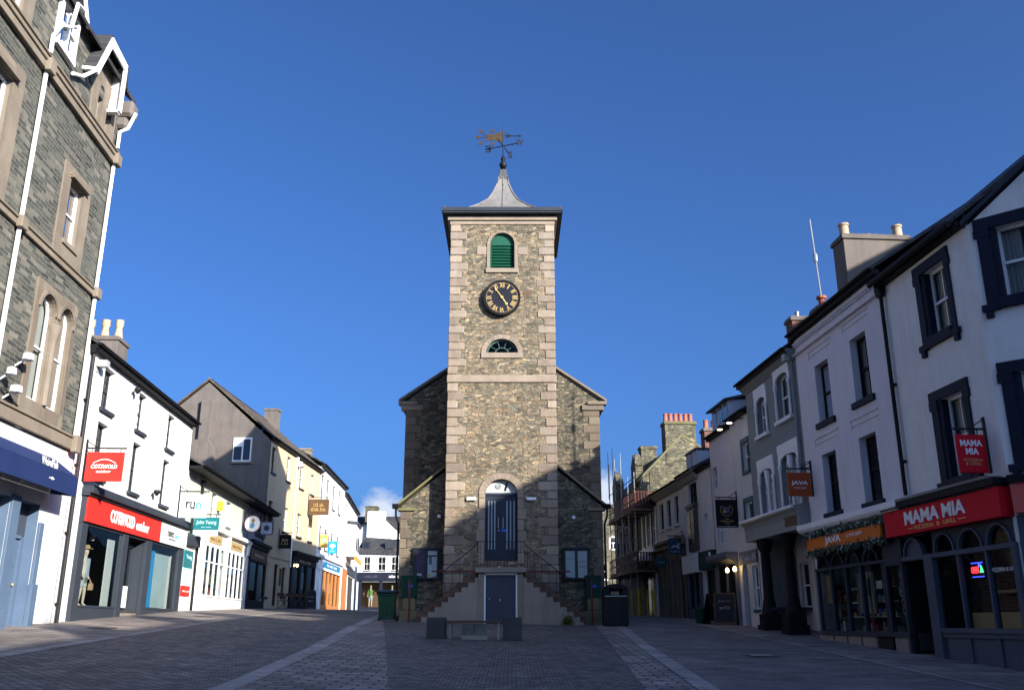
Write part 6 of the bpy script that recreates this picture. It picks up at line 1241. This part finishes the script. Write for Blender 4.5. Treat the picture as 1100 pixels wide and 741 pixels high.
for x0, x1 in ((-19.85,-19.3),(-19.1,-18.55)): sash(b, x0, x1, 5.05, 5.95, .1, BLACK, 1, 1)
MB().box(-20.75,-18.3,-.24,.0,2.08,2.85).build('white_fascia', WHITEP, b); fr = MB().box(-20.6,-20.3,-.08,.05,-.3,2.08).box(-18.7,-18.4,-.08,.05,-.3,2.08).box(-20.3,-18.7,-.06,.05,-.3,.6).box(-19.6,-19.45,-.06,.05,.6,2.08).build('shopfront', NAVYG, b); glasspane(fr, -20.3, -18.7, .6, 2.08, 0, gl=GLASSD); MB().box(-20.6,-18.4,.6,.7,-.3,2.1).build('interior_wall', INT, b)
MB().box(-20.2,-19.9,.2,.3,.6,1.7).box(-19.3,-19.1,.25,.3,.6,1.4).build('display_panel', PG, b)
b = thing('bank_house', 'house with buff sandstone ground floor and three tall upper windows', 'house', RF, -26.2, 0, .3)
wx = [(-25.5,-24.7),(-24.0,-23.2),(-22.5,-21.7)]
wall(b, MC['white_shade_paint'], -26.19, -20.81, 3.7, 6.2, [(a,c,4.45,5.75) for a,c in wx], .0, .2); wall(b, BUFF, -26.19, -20.81, -.3, 3.7, [(-22.0,-21.2,-.3,2.8)]+[(x,x+.45,.7,2.9) for x in (-25.7,-24.9,-24.1,-23.3)], -.05, .2, 'stone_ground_floor'); shell(b, BUFF, -26.19, -20.81, 8., -.3, 6.2, 4., 8.9); roof(b, ROOF, -26.2, -20.85, 6.4, 8.9, 4., 8., .3)
for a, c in wx: sash(b, a, c, 4.45, 5.75, .1, BLACK, 1, 1, (MC['white_shade_paint'],.1,.08,.05))
for x in (-25.7,-24.9,-24.1,-23.3): sash(b, x, x+.45, .7, 2.9, .06, DARKF, 1, 1)
MB().prx([(-.3,6.3),(-.3,6.2),(-.1,6.0),(-.002,5.98),(-.002,6.3)], -26.2, -20.82).build('cornice', MC['cornice_paint'], b); MB().box(-26.2,-20.8,-.25,-.051,3.7,3.84).box(-26.2,-20.8,-.16,-.051,3.45,3.70).build('stone_cornice', BUFF, b); MB().box(-22.0,-21.2,.05,.15,-.3,2.8).build('door', WOOD, b)
for x in (-25.15,-24.35,-23.55,-22.6): MB().box(x,x+.22,-.1,-.052,-.3,3.45).build('pilaster', BUFF, b)
chimney(b, BRICKR, -25.6, -24.9, 2.4, 4.0, 8.2, 9.7, [(-25.25,2.6),(-25.25,3.0),(-25.25,3.4),(-25.25,3.8)], TERRA, .45, .13, CEMENT)
b = thing('dark_timbered_house', 'darker house with close set white mullioned windows behind scaffolding', 'house', RF, -30.0, 0, .35)
wx = [(-29.5,-28.8),(-28.4,-27.7),(-27.3,-26.6)]
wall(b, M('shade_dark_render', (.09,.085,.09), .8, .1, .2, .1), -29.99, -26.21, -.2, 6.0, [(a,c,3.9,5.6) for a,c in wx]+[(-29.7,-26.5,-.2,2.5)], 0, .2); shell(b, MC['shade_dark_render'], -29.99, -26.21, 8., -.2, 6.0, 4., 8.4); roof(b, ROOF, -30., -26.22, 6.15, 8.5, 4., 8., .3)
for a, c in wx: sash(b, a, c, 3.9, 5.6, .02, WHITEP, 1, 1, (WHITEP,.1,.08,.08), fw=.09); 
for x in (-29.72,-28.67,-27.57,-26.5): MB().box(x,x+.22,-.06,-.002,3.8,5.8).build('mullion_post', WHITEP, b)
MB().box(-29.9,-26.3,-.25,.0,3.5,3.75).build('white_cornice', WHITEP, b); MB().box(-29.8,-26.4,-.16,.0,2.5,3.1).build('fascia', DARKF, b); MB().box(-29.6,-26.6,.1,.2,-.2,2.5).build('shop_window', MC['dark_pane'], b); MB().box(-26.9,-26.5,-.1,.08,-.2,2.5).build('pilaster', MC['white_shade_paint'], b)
for z in (2.75,): MB().box(-29.2,-27.2,-.7,.0,3.1,3.4).box(-29.0,-28.9,-.65,-.05,2.6,3.1).build('oriel_sill', WHITEP, b)
t, a, c = hsign('square dark blue hanging sign with pale animal emblem', RF, -21.28, 3.01, 3.72, .62, False, M('deep_blue_sign', (.02,.06,.09), .5)); cx = (a+c)/2
MB().pr([(cx-.22,3.28),(cx-.1,3.42),(cx+.06,3.40),(cx+.14,3.54),(cx+.2,3.5),(cx+.17,3.36),(cx+.22,3.26),(cx+.1,3.28),(cx,3.34),(cx-.12,3.3)], -.036, -.031).build('animal_emblem', M('pale_emblem', (.35,.42,.42), .6), t); text(t, 'PETS', cx, 3.14, -.034, .4, .09, MC['pale_emblem'], 0, .006)
t, a, c = hsign('oval dark green hanging sign with faint border', RF, -24.19, 2.56, 3.13, .6, False, GREEND, board=False); cx = (a+c)/2
MB().pr([(cx+.3*math.cos(q), 2.85+.27*math.sin(q)) for q in [2*PI*i/24 for i in range(24)]], -.03, .03).build('panel', M('oval_green', (.03,.08,.09), .5), t); MB().box(cx-.16,cx+.16,-.035,-.031,2.82,2.86).build('line', MC['pale_emblem'], t)

# ------------------------------------------------------------------ R9: stone house with the great chimney, scaffold
b = thing('chimney_stone_house', 'tall stone house whose gable carries a huge stack of six red pots', 'house', RF, -38., 0, .45)
wall(b, RUBF, -37.99, -30.01, -.2, 7.6, [(-37,-36,4.,5.6),(-35,-34,4.,5.6),(-32.6,-31.6,4.,5.6),(-37,-31,-.2,2.6)], 0, .2)
for x in (-37,-35,-32.6): sash(b, x, x+1., 4., 5.6, .1, WHITEP, 1, 1)
MB().box(-37,-31,.1,.2,-.2,2.6).build('shop_window', INT, b)
MB().prx([(.03,-.2),(8.,-.2),(8.,6.6),(2.6,10.3),(.03,7.7)], -30.25, -30.02).build('gable_wall', RUBF, b); MB().prx([(.0,7.6),(2.6,10.15),(8.,6.4)], -37.98, -30.26).build('roof', ROOF, b)
MB().prx([(-.1,7.72),(2.6,10.42),(8.,6.72),(8.,6.6),(2.6,10.28),(-.1,7.58)], -30.32, -29.98).build('gable_coping', MOSS, b)
chimney(b, RUBF, -30.9, -30.0, 1.62, 3.42, 8.6, 11.15, [(-30.45,1.78+i*.295) for i in range(6)], TERRA, .5, .125, MOSS)
chimney(b, RUBF, -30.8, -30.1, 3.6, 5.2, 8., 9.7, [(-30.45,4.0),(-30.45,4.6)], TERRA, .4, .13, MOSS); chimney(b, RUBF, -37.2, -36.4, 1.6, 2.6, 9., 10.9, [], TERRA)
MB().box(-31.6,-30.3,-.12,.3,7.4,8.6).pr([(-31.7,8.6),(-30.2,8.6),(-30.95,9.35)], -.12, .3).build('parapet_gable', RUBF, b); MB().box(-37.6,-35.9,-.12,.3,7.4,8.3).pr([(-37.7,8.3),(-35.8,8.3),(-36.75,9.2)], -.12, .3).build('parapet_gable', RUBF, b)
sc_ = thing('scaffold', 'steel scaffold with red guard panels and yellow leg sleeves against dark house', 'scaffolding', RF, -26.4, 0, .3)
S = (-26.5,-28.2,-30.0,-31.8,-33.6)
for s in S:
    for y in (-1.05, -.22):
        if y > -.5 and s < -31: continue
        zt = 9.2 if s < -29 else 7.6
        p_ = MB().tube([(s,y,.2),(s,y,zt)], .025, 6).build('standard', IRON if y > -.5 else STEEL, sc_)
        if s > -33: MB().tube([(s,y,.35),(s,y,1.68)], .052, 10).build('leg_sleeve', YELL, p_)
for z in (2.6, 4.2, 5.7, 6.7, 7.3): MB().tube([(-26.2,-1.05,z),(-34,-1.05,z)], .022, 6).build('ledger', IRON, sc_)
for z in (2.5, 5.6):
    MB().box(-34,-26.2,-1.15,-.1,z,z+.05).build('platform', PLANK, sc_); gp = MB().box(-33.8,-26.25,-1.12,-1.10,z+.08,z+.22).box(-33.8,-26.25,-1.12,-1.10,z+.52,z+.58).box(-33.8,-26.25,-1.12,-1.10,z+.95,z+1.0)
    for i in range(40): gp.box(-33.8+i*.1925,-33.8+i*.1925+.05,-1.115,-1.102,z+.08,z+1.0)
    gp.build('guard_panel', NET, sc_); ep = MB().box(-26.28,-26.25,-1.08,-.1,z+.08,z+.22).box(-26.28,-26.25,-1.08,-.1,z+.93,z+.98)
    for i in range(7): ep.box(-26.275,-26.255,-1.08+i*.15,-1.08+i*.15+.07,z+.08,z+.98)
    ep.build('end_panel', NET, sc_)
    for s in S: MB().tube([(s,-1.3,z-.03),(s,.0,z-.03)], .022, 6).build('transom', IRON, sc_)
MB().tube([(-26.5,-1.08,2.7),(-30.,-1.08,5.5)], .022, 6).build('brace', STEEL, sc_)
for s in (-33.,-31.6): MB().tube([(s,-1.2,7),(s,-1.2,9.8)], .02, 6).build('upright', IRON, sc_)
t, a, c = hsign('white scaffold contractor panel with purple lettering on scaffold', RF, -32.85, 4.42, 5.11, .66, False, M('pale_violet_panel', (.55,.55,.68), .5), gap=.10, brack=False); cx = (a+c)/2
text(t, 'SCM', cx, 4.92, -.032, .46, .2, M('purple_lettering', (.12,.02,.16), .5), .03, .006); MB().box(a+.06,c-.06,-.035,-.031,4.68,4.71).box(a+.06,c-.06,-.035,-.031,4.55,4.57).build('text_rule', NAVYG, t); MB().box(c, c+.12, -.02, .02, 4.7, 4.74).build('arm', IRON, t)
# far stone house closing the right hand street
FR_ = front(5.4, 85.)
b = thing('far_stone_house', 'far rubble stone house with pointed gable and white arched window', 'house', FR_, 0, 0, .8)
ws = [(2.75,3.25),(4.15,5.0)]
wall(b, RUBF, 0, 7.6, -.2, 6.7, [(2.75,3.25,3.8,5.2),(4.15,5.0,3.8,5.2)], 0, .2, extra=[[(0,6.7),(7.6,6.7),(3.78,10.3)]])
MB().box(0.02,.2,.02,9,-.2,6.7).box(7.4,7.58,.02,9,-.2,6.7).box(.2,7.4,8.8,9,-.2,6.7).build('side_wall', RUBF, b)
MB().pr([(3.78,10.45),(-.2,6.65),(-.2,6.5),(3.78,10.3)], -.08, 9.2).pr([(3.78,10.45),(7.8,6.65),(7.8,6.5),(3.78,10.3)], -.08, 9.2).build('roof', ROOFB, b)
for a, c in ws: sash(b, a, c, 3.8, 5.2, .05, WHITEP, 1, 1, (WHITEP,.12,.08,.06)); MB().box(a-.18,a-.001,-.03,-.001,3.7,5.4).box(c+.001,c+.18,-.03,-.001,3.7,5.4).box(a,c,-.03,-.001,5.201,5.4).build('stone_surround', BUFF, b)
ar_ = MB(); ao, ai = arc(3.88, 7.3, .46, 12), arc(3.88, 7.3, .34, 12)
for i in range(12): ar_.pr([ao[i], ao[i+1], ai[i+1], ai[i]], -.04, -.001)
ar_.box(3.42,3.54,-.04,-.001,6.45,7.3).box(4.22,4.34,-.04,-.001,6.45,7.3).build('arch_surround', BUFF, b); aw_ = MB()
ao, ai = arc(3.88, 7.3, .34, 12), arc(3.88, 7.3, .24, 12)
for i in range(12): aw_.pr([ao[i], ao[i+1], ai[i+1], ai[i]], -.03, -.001)
aw_.box(3.54,3.64,-.03,-.001,6.45,7.3).box(4.12,4.22,-.03,-.001,6.45,7.3).box(3.64,4.12,-.03,-.001,6.40,6.5).box(3.64,4.12,-.03,-.001,7.0,7.08).box(3.85,3.91,-.03,-.001,6.5,7.0).build('arched_window', WHITEP, b); MB().box(3.6,4.16,-.012,-.0015,6.46,7.35).build('pane', MC['dark_pane'], b)
MB().box(3.68,3.86,-.02,-.001,8.2,9.0).build('slit_vent', BUFF, b); MB().box(1.5,7.6,-.12,-.001,3.0,3.3).box(2.0,7.4,-.06,-.001,.3,2.9).build('shop_band', BUFF, b); MB().box(2.6,5.2,-.09,-.061,.6,2.7).build('shop_window', MC['dark_pane'], b)
b = thing('far_roof_house', 'distant slate roofed house seen just right of the far stone gable', 'house', front(11.8, 92.), 0, 0, .9)
MB().box(0,9,0,8,0,7.6).build('wall', RUBF, b); MB().prx([(-.3,7.5),(4,10.6),(8.3,7.5)], -.2, 9.2).build('roof', ROOFB, b)

# ------------------------------------------------------------------ furniture, right
aboard(7.95, 35.2, -.35, 'black chalk board with scrolled drawing beside pub lamps', [('Oddfellows', .85, .45), ('FOOD', .62, .38)], .8, 1.15, WOOD)
aboard(7.6, 36.0, .9, 'narrow black chalk board turned away behind the pub board', [('ALES', .7, .3)], .6, 1.1, BLACK)
t = thing('planter', 'small square green planter tub by white dormer house front', 'planter', front(7.35, 36.6)); zb = OFF[t.name][1]
MB().add([(x,y,zb) for x, y in ((-.2,-.2),(.2,-.2),(.2,.2),(-.2,.2))]+[(x,y,zb+.45) for x, y in ((-.26,-.26),(.26,-.26),(.26,.26),(-.26,.26))], [(0,3,2,1),(4,5,6,7),(0,1,5,4),(1,2,6,5),(2,3,7,6),(3,0,4,7)]).build('tub', GREEND, t, bev=.015)
lf = MB(); random.seed(4)
for i in range(160):
    p = Vector((random.gauss(0,.12), random.gauss(0,.12), zb+.42+abs(random.gauss(0,.09)))); a = random.uniform(0,6.28); u = Vector((math.cos(a), math.sin(a), random.uniform(-.3,.6)))*.06; v = Vector((-math.sin(a), math.cos(a), .3))*.03; lf.face([p-u, p+v, p+u, p-v])
lf.build('foliage', M('planter_leaf', (.05,.09,.03), .6, .3), t)
for x, y, lab in ((-9.9+.55, 29.0, ''),): pass
# moss and weeds at the foot of the right stair
t = thing('weed_clump', 'green mossy weed clump at foot of right hand stone steps', 'plant', front(2.05, 34.75)); zb = OFF[t.name][1]
lf = MB()
for i in range(260):
    p = Vector((random.gauss(0,.10), random.gauss(0,.03), zb+.02+abs(random.gauss(.12,.1)))); a = random.uniform(0,6.28); u = Vector((math.cos(a), math.sin(a)*.6, random.uniform(-.2,.8)))*.05; v = Vector((-math.sin(a), math.cos(a), .3))*.025; lf.face([p-u, p+v, p+u, p-v])
lf.build('foliage', M('moss_leaf', (.12,.15,.02), .7, .3), t)
# houses added out of view, placed and sized to shade the setts
def plain_house(lab, f, s0, w, D, ze, zr, mat):
    b = thing('shade_house', lab, 'house', f, s0, 0, None, 'unseen houses added for shade'); z0 = OFF[b.name][1]-.6
    hs = []; n = max(1, int(w/2.2))
    for fl in (z0+4.2, z0+7.): hs += [(s0+w*(i+.5)/n-.5, s0+w*(i+.5)/n+.5, fl, fl+1.6) for i in range(n) if fl+1.9 < ze]
    wall(b, mat, s0, s0+w, z0, ze-.05, hs, 0, .2); shell(b, mat, s0, s0+w, D, z0, ze, D/2, zr); roof(b, ROOF, s0, s0+w, ze+.12, zr+.1, D/2, D)
    for h_ in hs: sash(b, *h_, y=.12)
    chimney(b, CEMENT, s0+.1, s0+1., D/2-.7, D/2+.7, zr-1.2, zr+1.2, [(s0+.5,D/2-.3),(s0+.5,D/2+.3)], BUFFPOT, .5)
SQ = Fac((15.6, 8.6), (.10, -1.)); 
for i, (s0, w, ze, zr) in enumerate(SQ_ROWS): plain_house('plain three storey house added unseen behind the camera to shade the square', SQ, s0, w, 8., ze, zr, (WHITE, GREYR, CREAM)[i % 3])
SQ2 = Fac((18.6, 24.5), (.0, -1.))  # hidden house added so its ridge shadow falls across the tower
b = thing('shade_house', 'taller stone house added unseen behind the corner pizzeria to shade the tower', 'house', SQ2, 0, 0, None, 'unseen houses added for shade')
MB().box(0, 14., 0, 7., -1., 13.9).build('wall', RUBF, b); MB().prx([(-.2,13.85),(3.,16.55),(7.2,13.85)], -.1, 14.1).build('roof', ROOF, b)
SKY_AIR, SKY_DUST, SKY_OZ, SKY_STR = .72, 4.5, 10., .098
SUN_STR, SUN_COL, EXPO = 4.5, (1., .92, .80), 1.28
CLOUDC = (3.3, 3.6, 4.2)
# ------------------------------------------------------------------ sky, sun, camera
SUN_AZ, SUN_EL = math.radians(43.), math.radians(20.)      # behind the camera, to the right
w = bpy.data.worlds.new('World'); bpy.context.scene.world = w; w.use_nodes = True; nt = w.node_tree
bg = [n for n in nt.nodes if n.type == 'BACKGROUND'][0]
sky = nt.nodes.new('ShaderNodeTexSky'); sky.sky_type = 'NISHITA'; sky.sun_disc = False
sky.sun_elevation = SUN_EL; sky.sun_rotation = PI-SUN_AZ; sky.altitude = 0; sky.air_density = SKY_AIR; sky.dust_density = SKY_DUST; sky.ozone_density = SKY_OZ
tc = nt.nodes.new('ShaderNodeTexCoord')
nz = N(nt, 'ShaderNodeTexNoise', Scale=9., Detail=7., Roughness=.62); mp = nt.nodes.new('ShaderNodeMapping'); mp.inputs['Scale'].default_value = (1, 1, 1.7); Lk(nt, tc.outputs['Generated'], mp.inputs[0]); Lk(nt, mp.outputs[0], nz.inputs['Vector'])
def blob(d, r):
    dv = N(nt, 'ShaderNodeVectorMath', operation='DISTANCE'); Lk(nt, tc.outputs['Generated'], dv.inputs[0]); dv.inputs[1].default_value = Vector(d).normalized()
    m = N(nt, 'ShaderNodeMapRange'); m.inputs[1].default_value = 0; m.inputs[2].default_value = r; m.inputs[3].default_value = 1; m.inputs[4].default_value = 0; Lk(nt, dv.outputs['Value'], m.inputs[0]); return m.outputs[0]
b1 = blob((-.146, 1, .112), .052); b2 = blob((.104, 1, .138), .05)
mx = N(nt, 'ShaderNodeMath', operation='MAXIMUM'); Lk(nt, b1, mx.inputs[0]); Lk(nt, b2, mx.inputs[1])
ad = N(nt, 'ShaderNodeMath', operation='MULTIPLY_ADD'); Lk(nt, mx.outputs[0], ad.inputs[0]); ad.inputs[1].default_value = .62; Lk(nt, nz.outputs[0], ad.inputs[2])
fac = ramp(nt, ad.outputs[0], [(.80, (0,0,0)), (1.02, (.9,.9,.9))])
cm = mixc(nt, fac, sky.outputs[0], CLOUDC)
Lk(nt, cm, bg.inputs[0]); bg.inputs[1].default_value = SKY_STR
sl = bpy.data.lights.new('sun', 'SUN'); sl.energy = SUN_STR; sl.angle = math.radians(.53); sl.color = SUN_COL
so = bpy.data.objects.new('sun', sl); C.objects.link(so)
tow = Vector((math.sin(SUN_AZ)*math.cos(SUN_EL), -math.cos(SUN_AZ)*math.cos(SUN_EL), math.sin(SUN_EL)))
so.rotation_euler = (-tow).to_track_quat('-Z', 'Y').to_euler(); so.location = tuple(tow*60)
cam = bpy.data.cameras.new('camera'); cam.lens = 36*975/1100; cam.sensor_width = 36; cam.clip_end = 4000; cam.clip_start = .05
co = bpy.data.objects.new('camera', cam); C.objects.link(co); co.location = (0, 0, ZE); co.rotation_euler = (PI/2+math.atan2(298.5, 975), 0, 0)
sc = bpy.context.scene; sc.camera = co
sc.view_settings.view_transform = 'Standard'; sc.view_settings.look = 'None'; sc.view_settings.exposure = EXPO; sc.view_settings.gamma = 1
sc.render.engine = 'CYCLES'; sc.cycles.max_bounces = 7; sc.cycles.diffuse_bounces = 4; sc.cycles.glossy_bounces = 3; sc.cycles.transparent_max_bounces = 12; sc.cycles.caustics_reflective = False; sc.cycles.caustics_refractive = False
sc.cycles.use_denoising = True
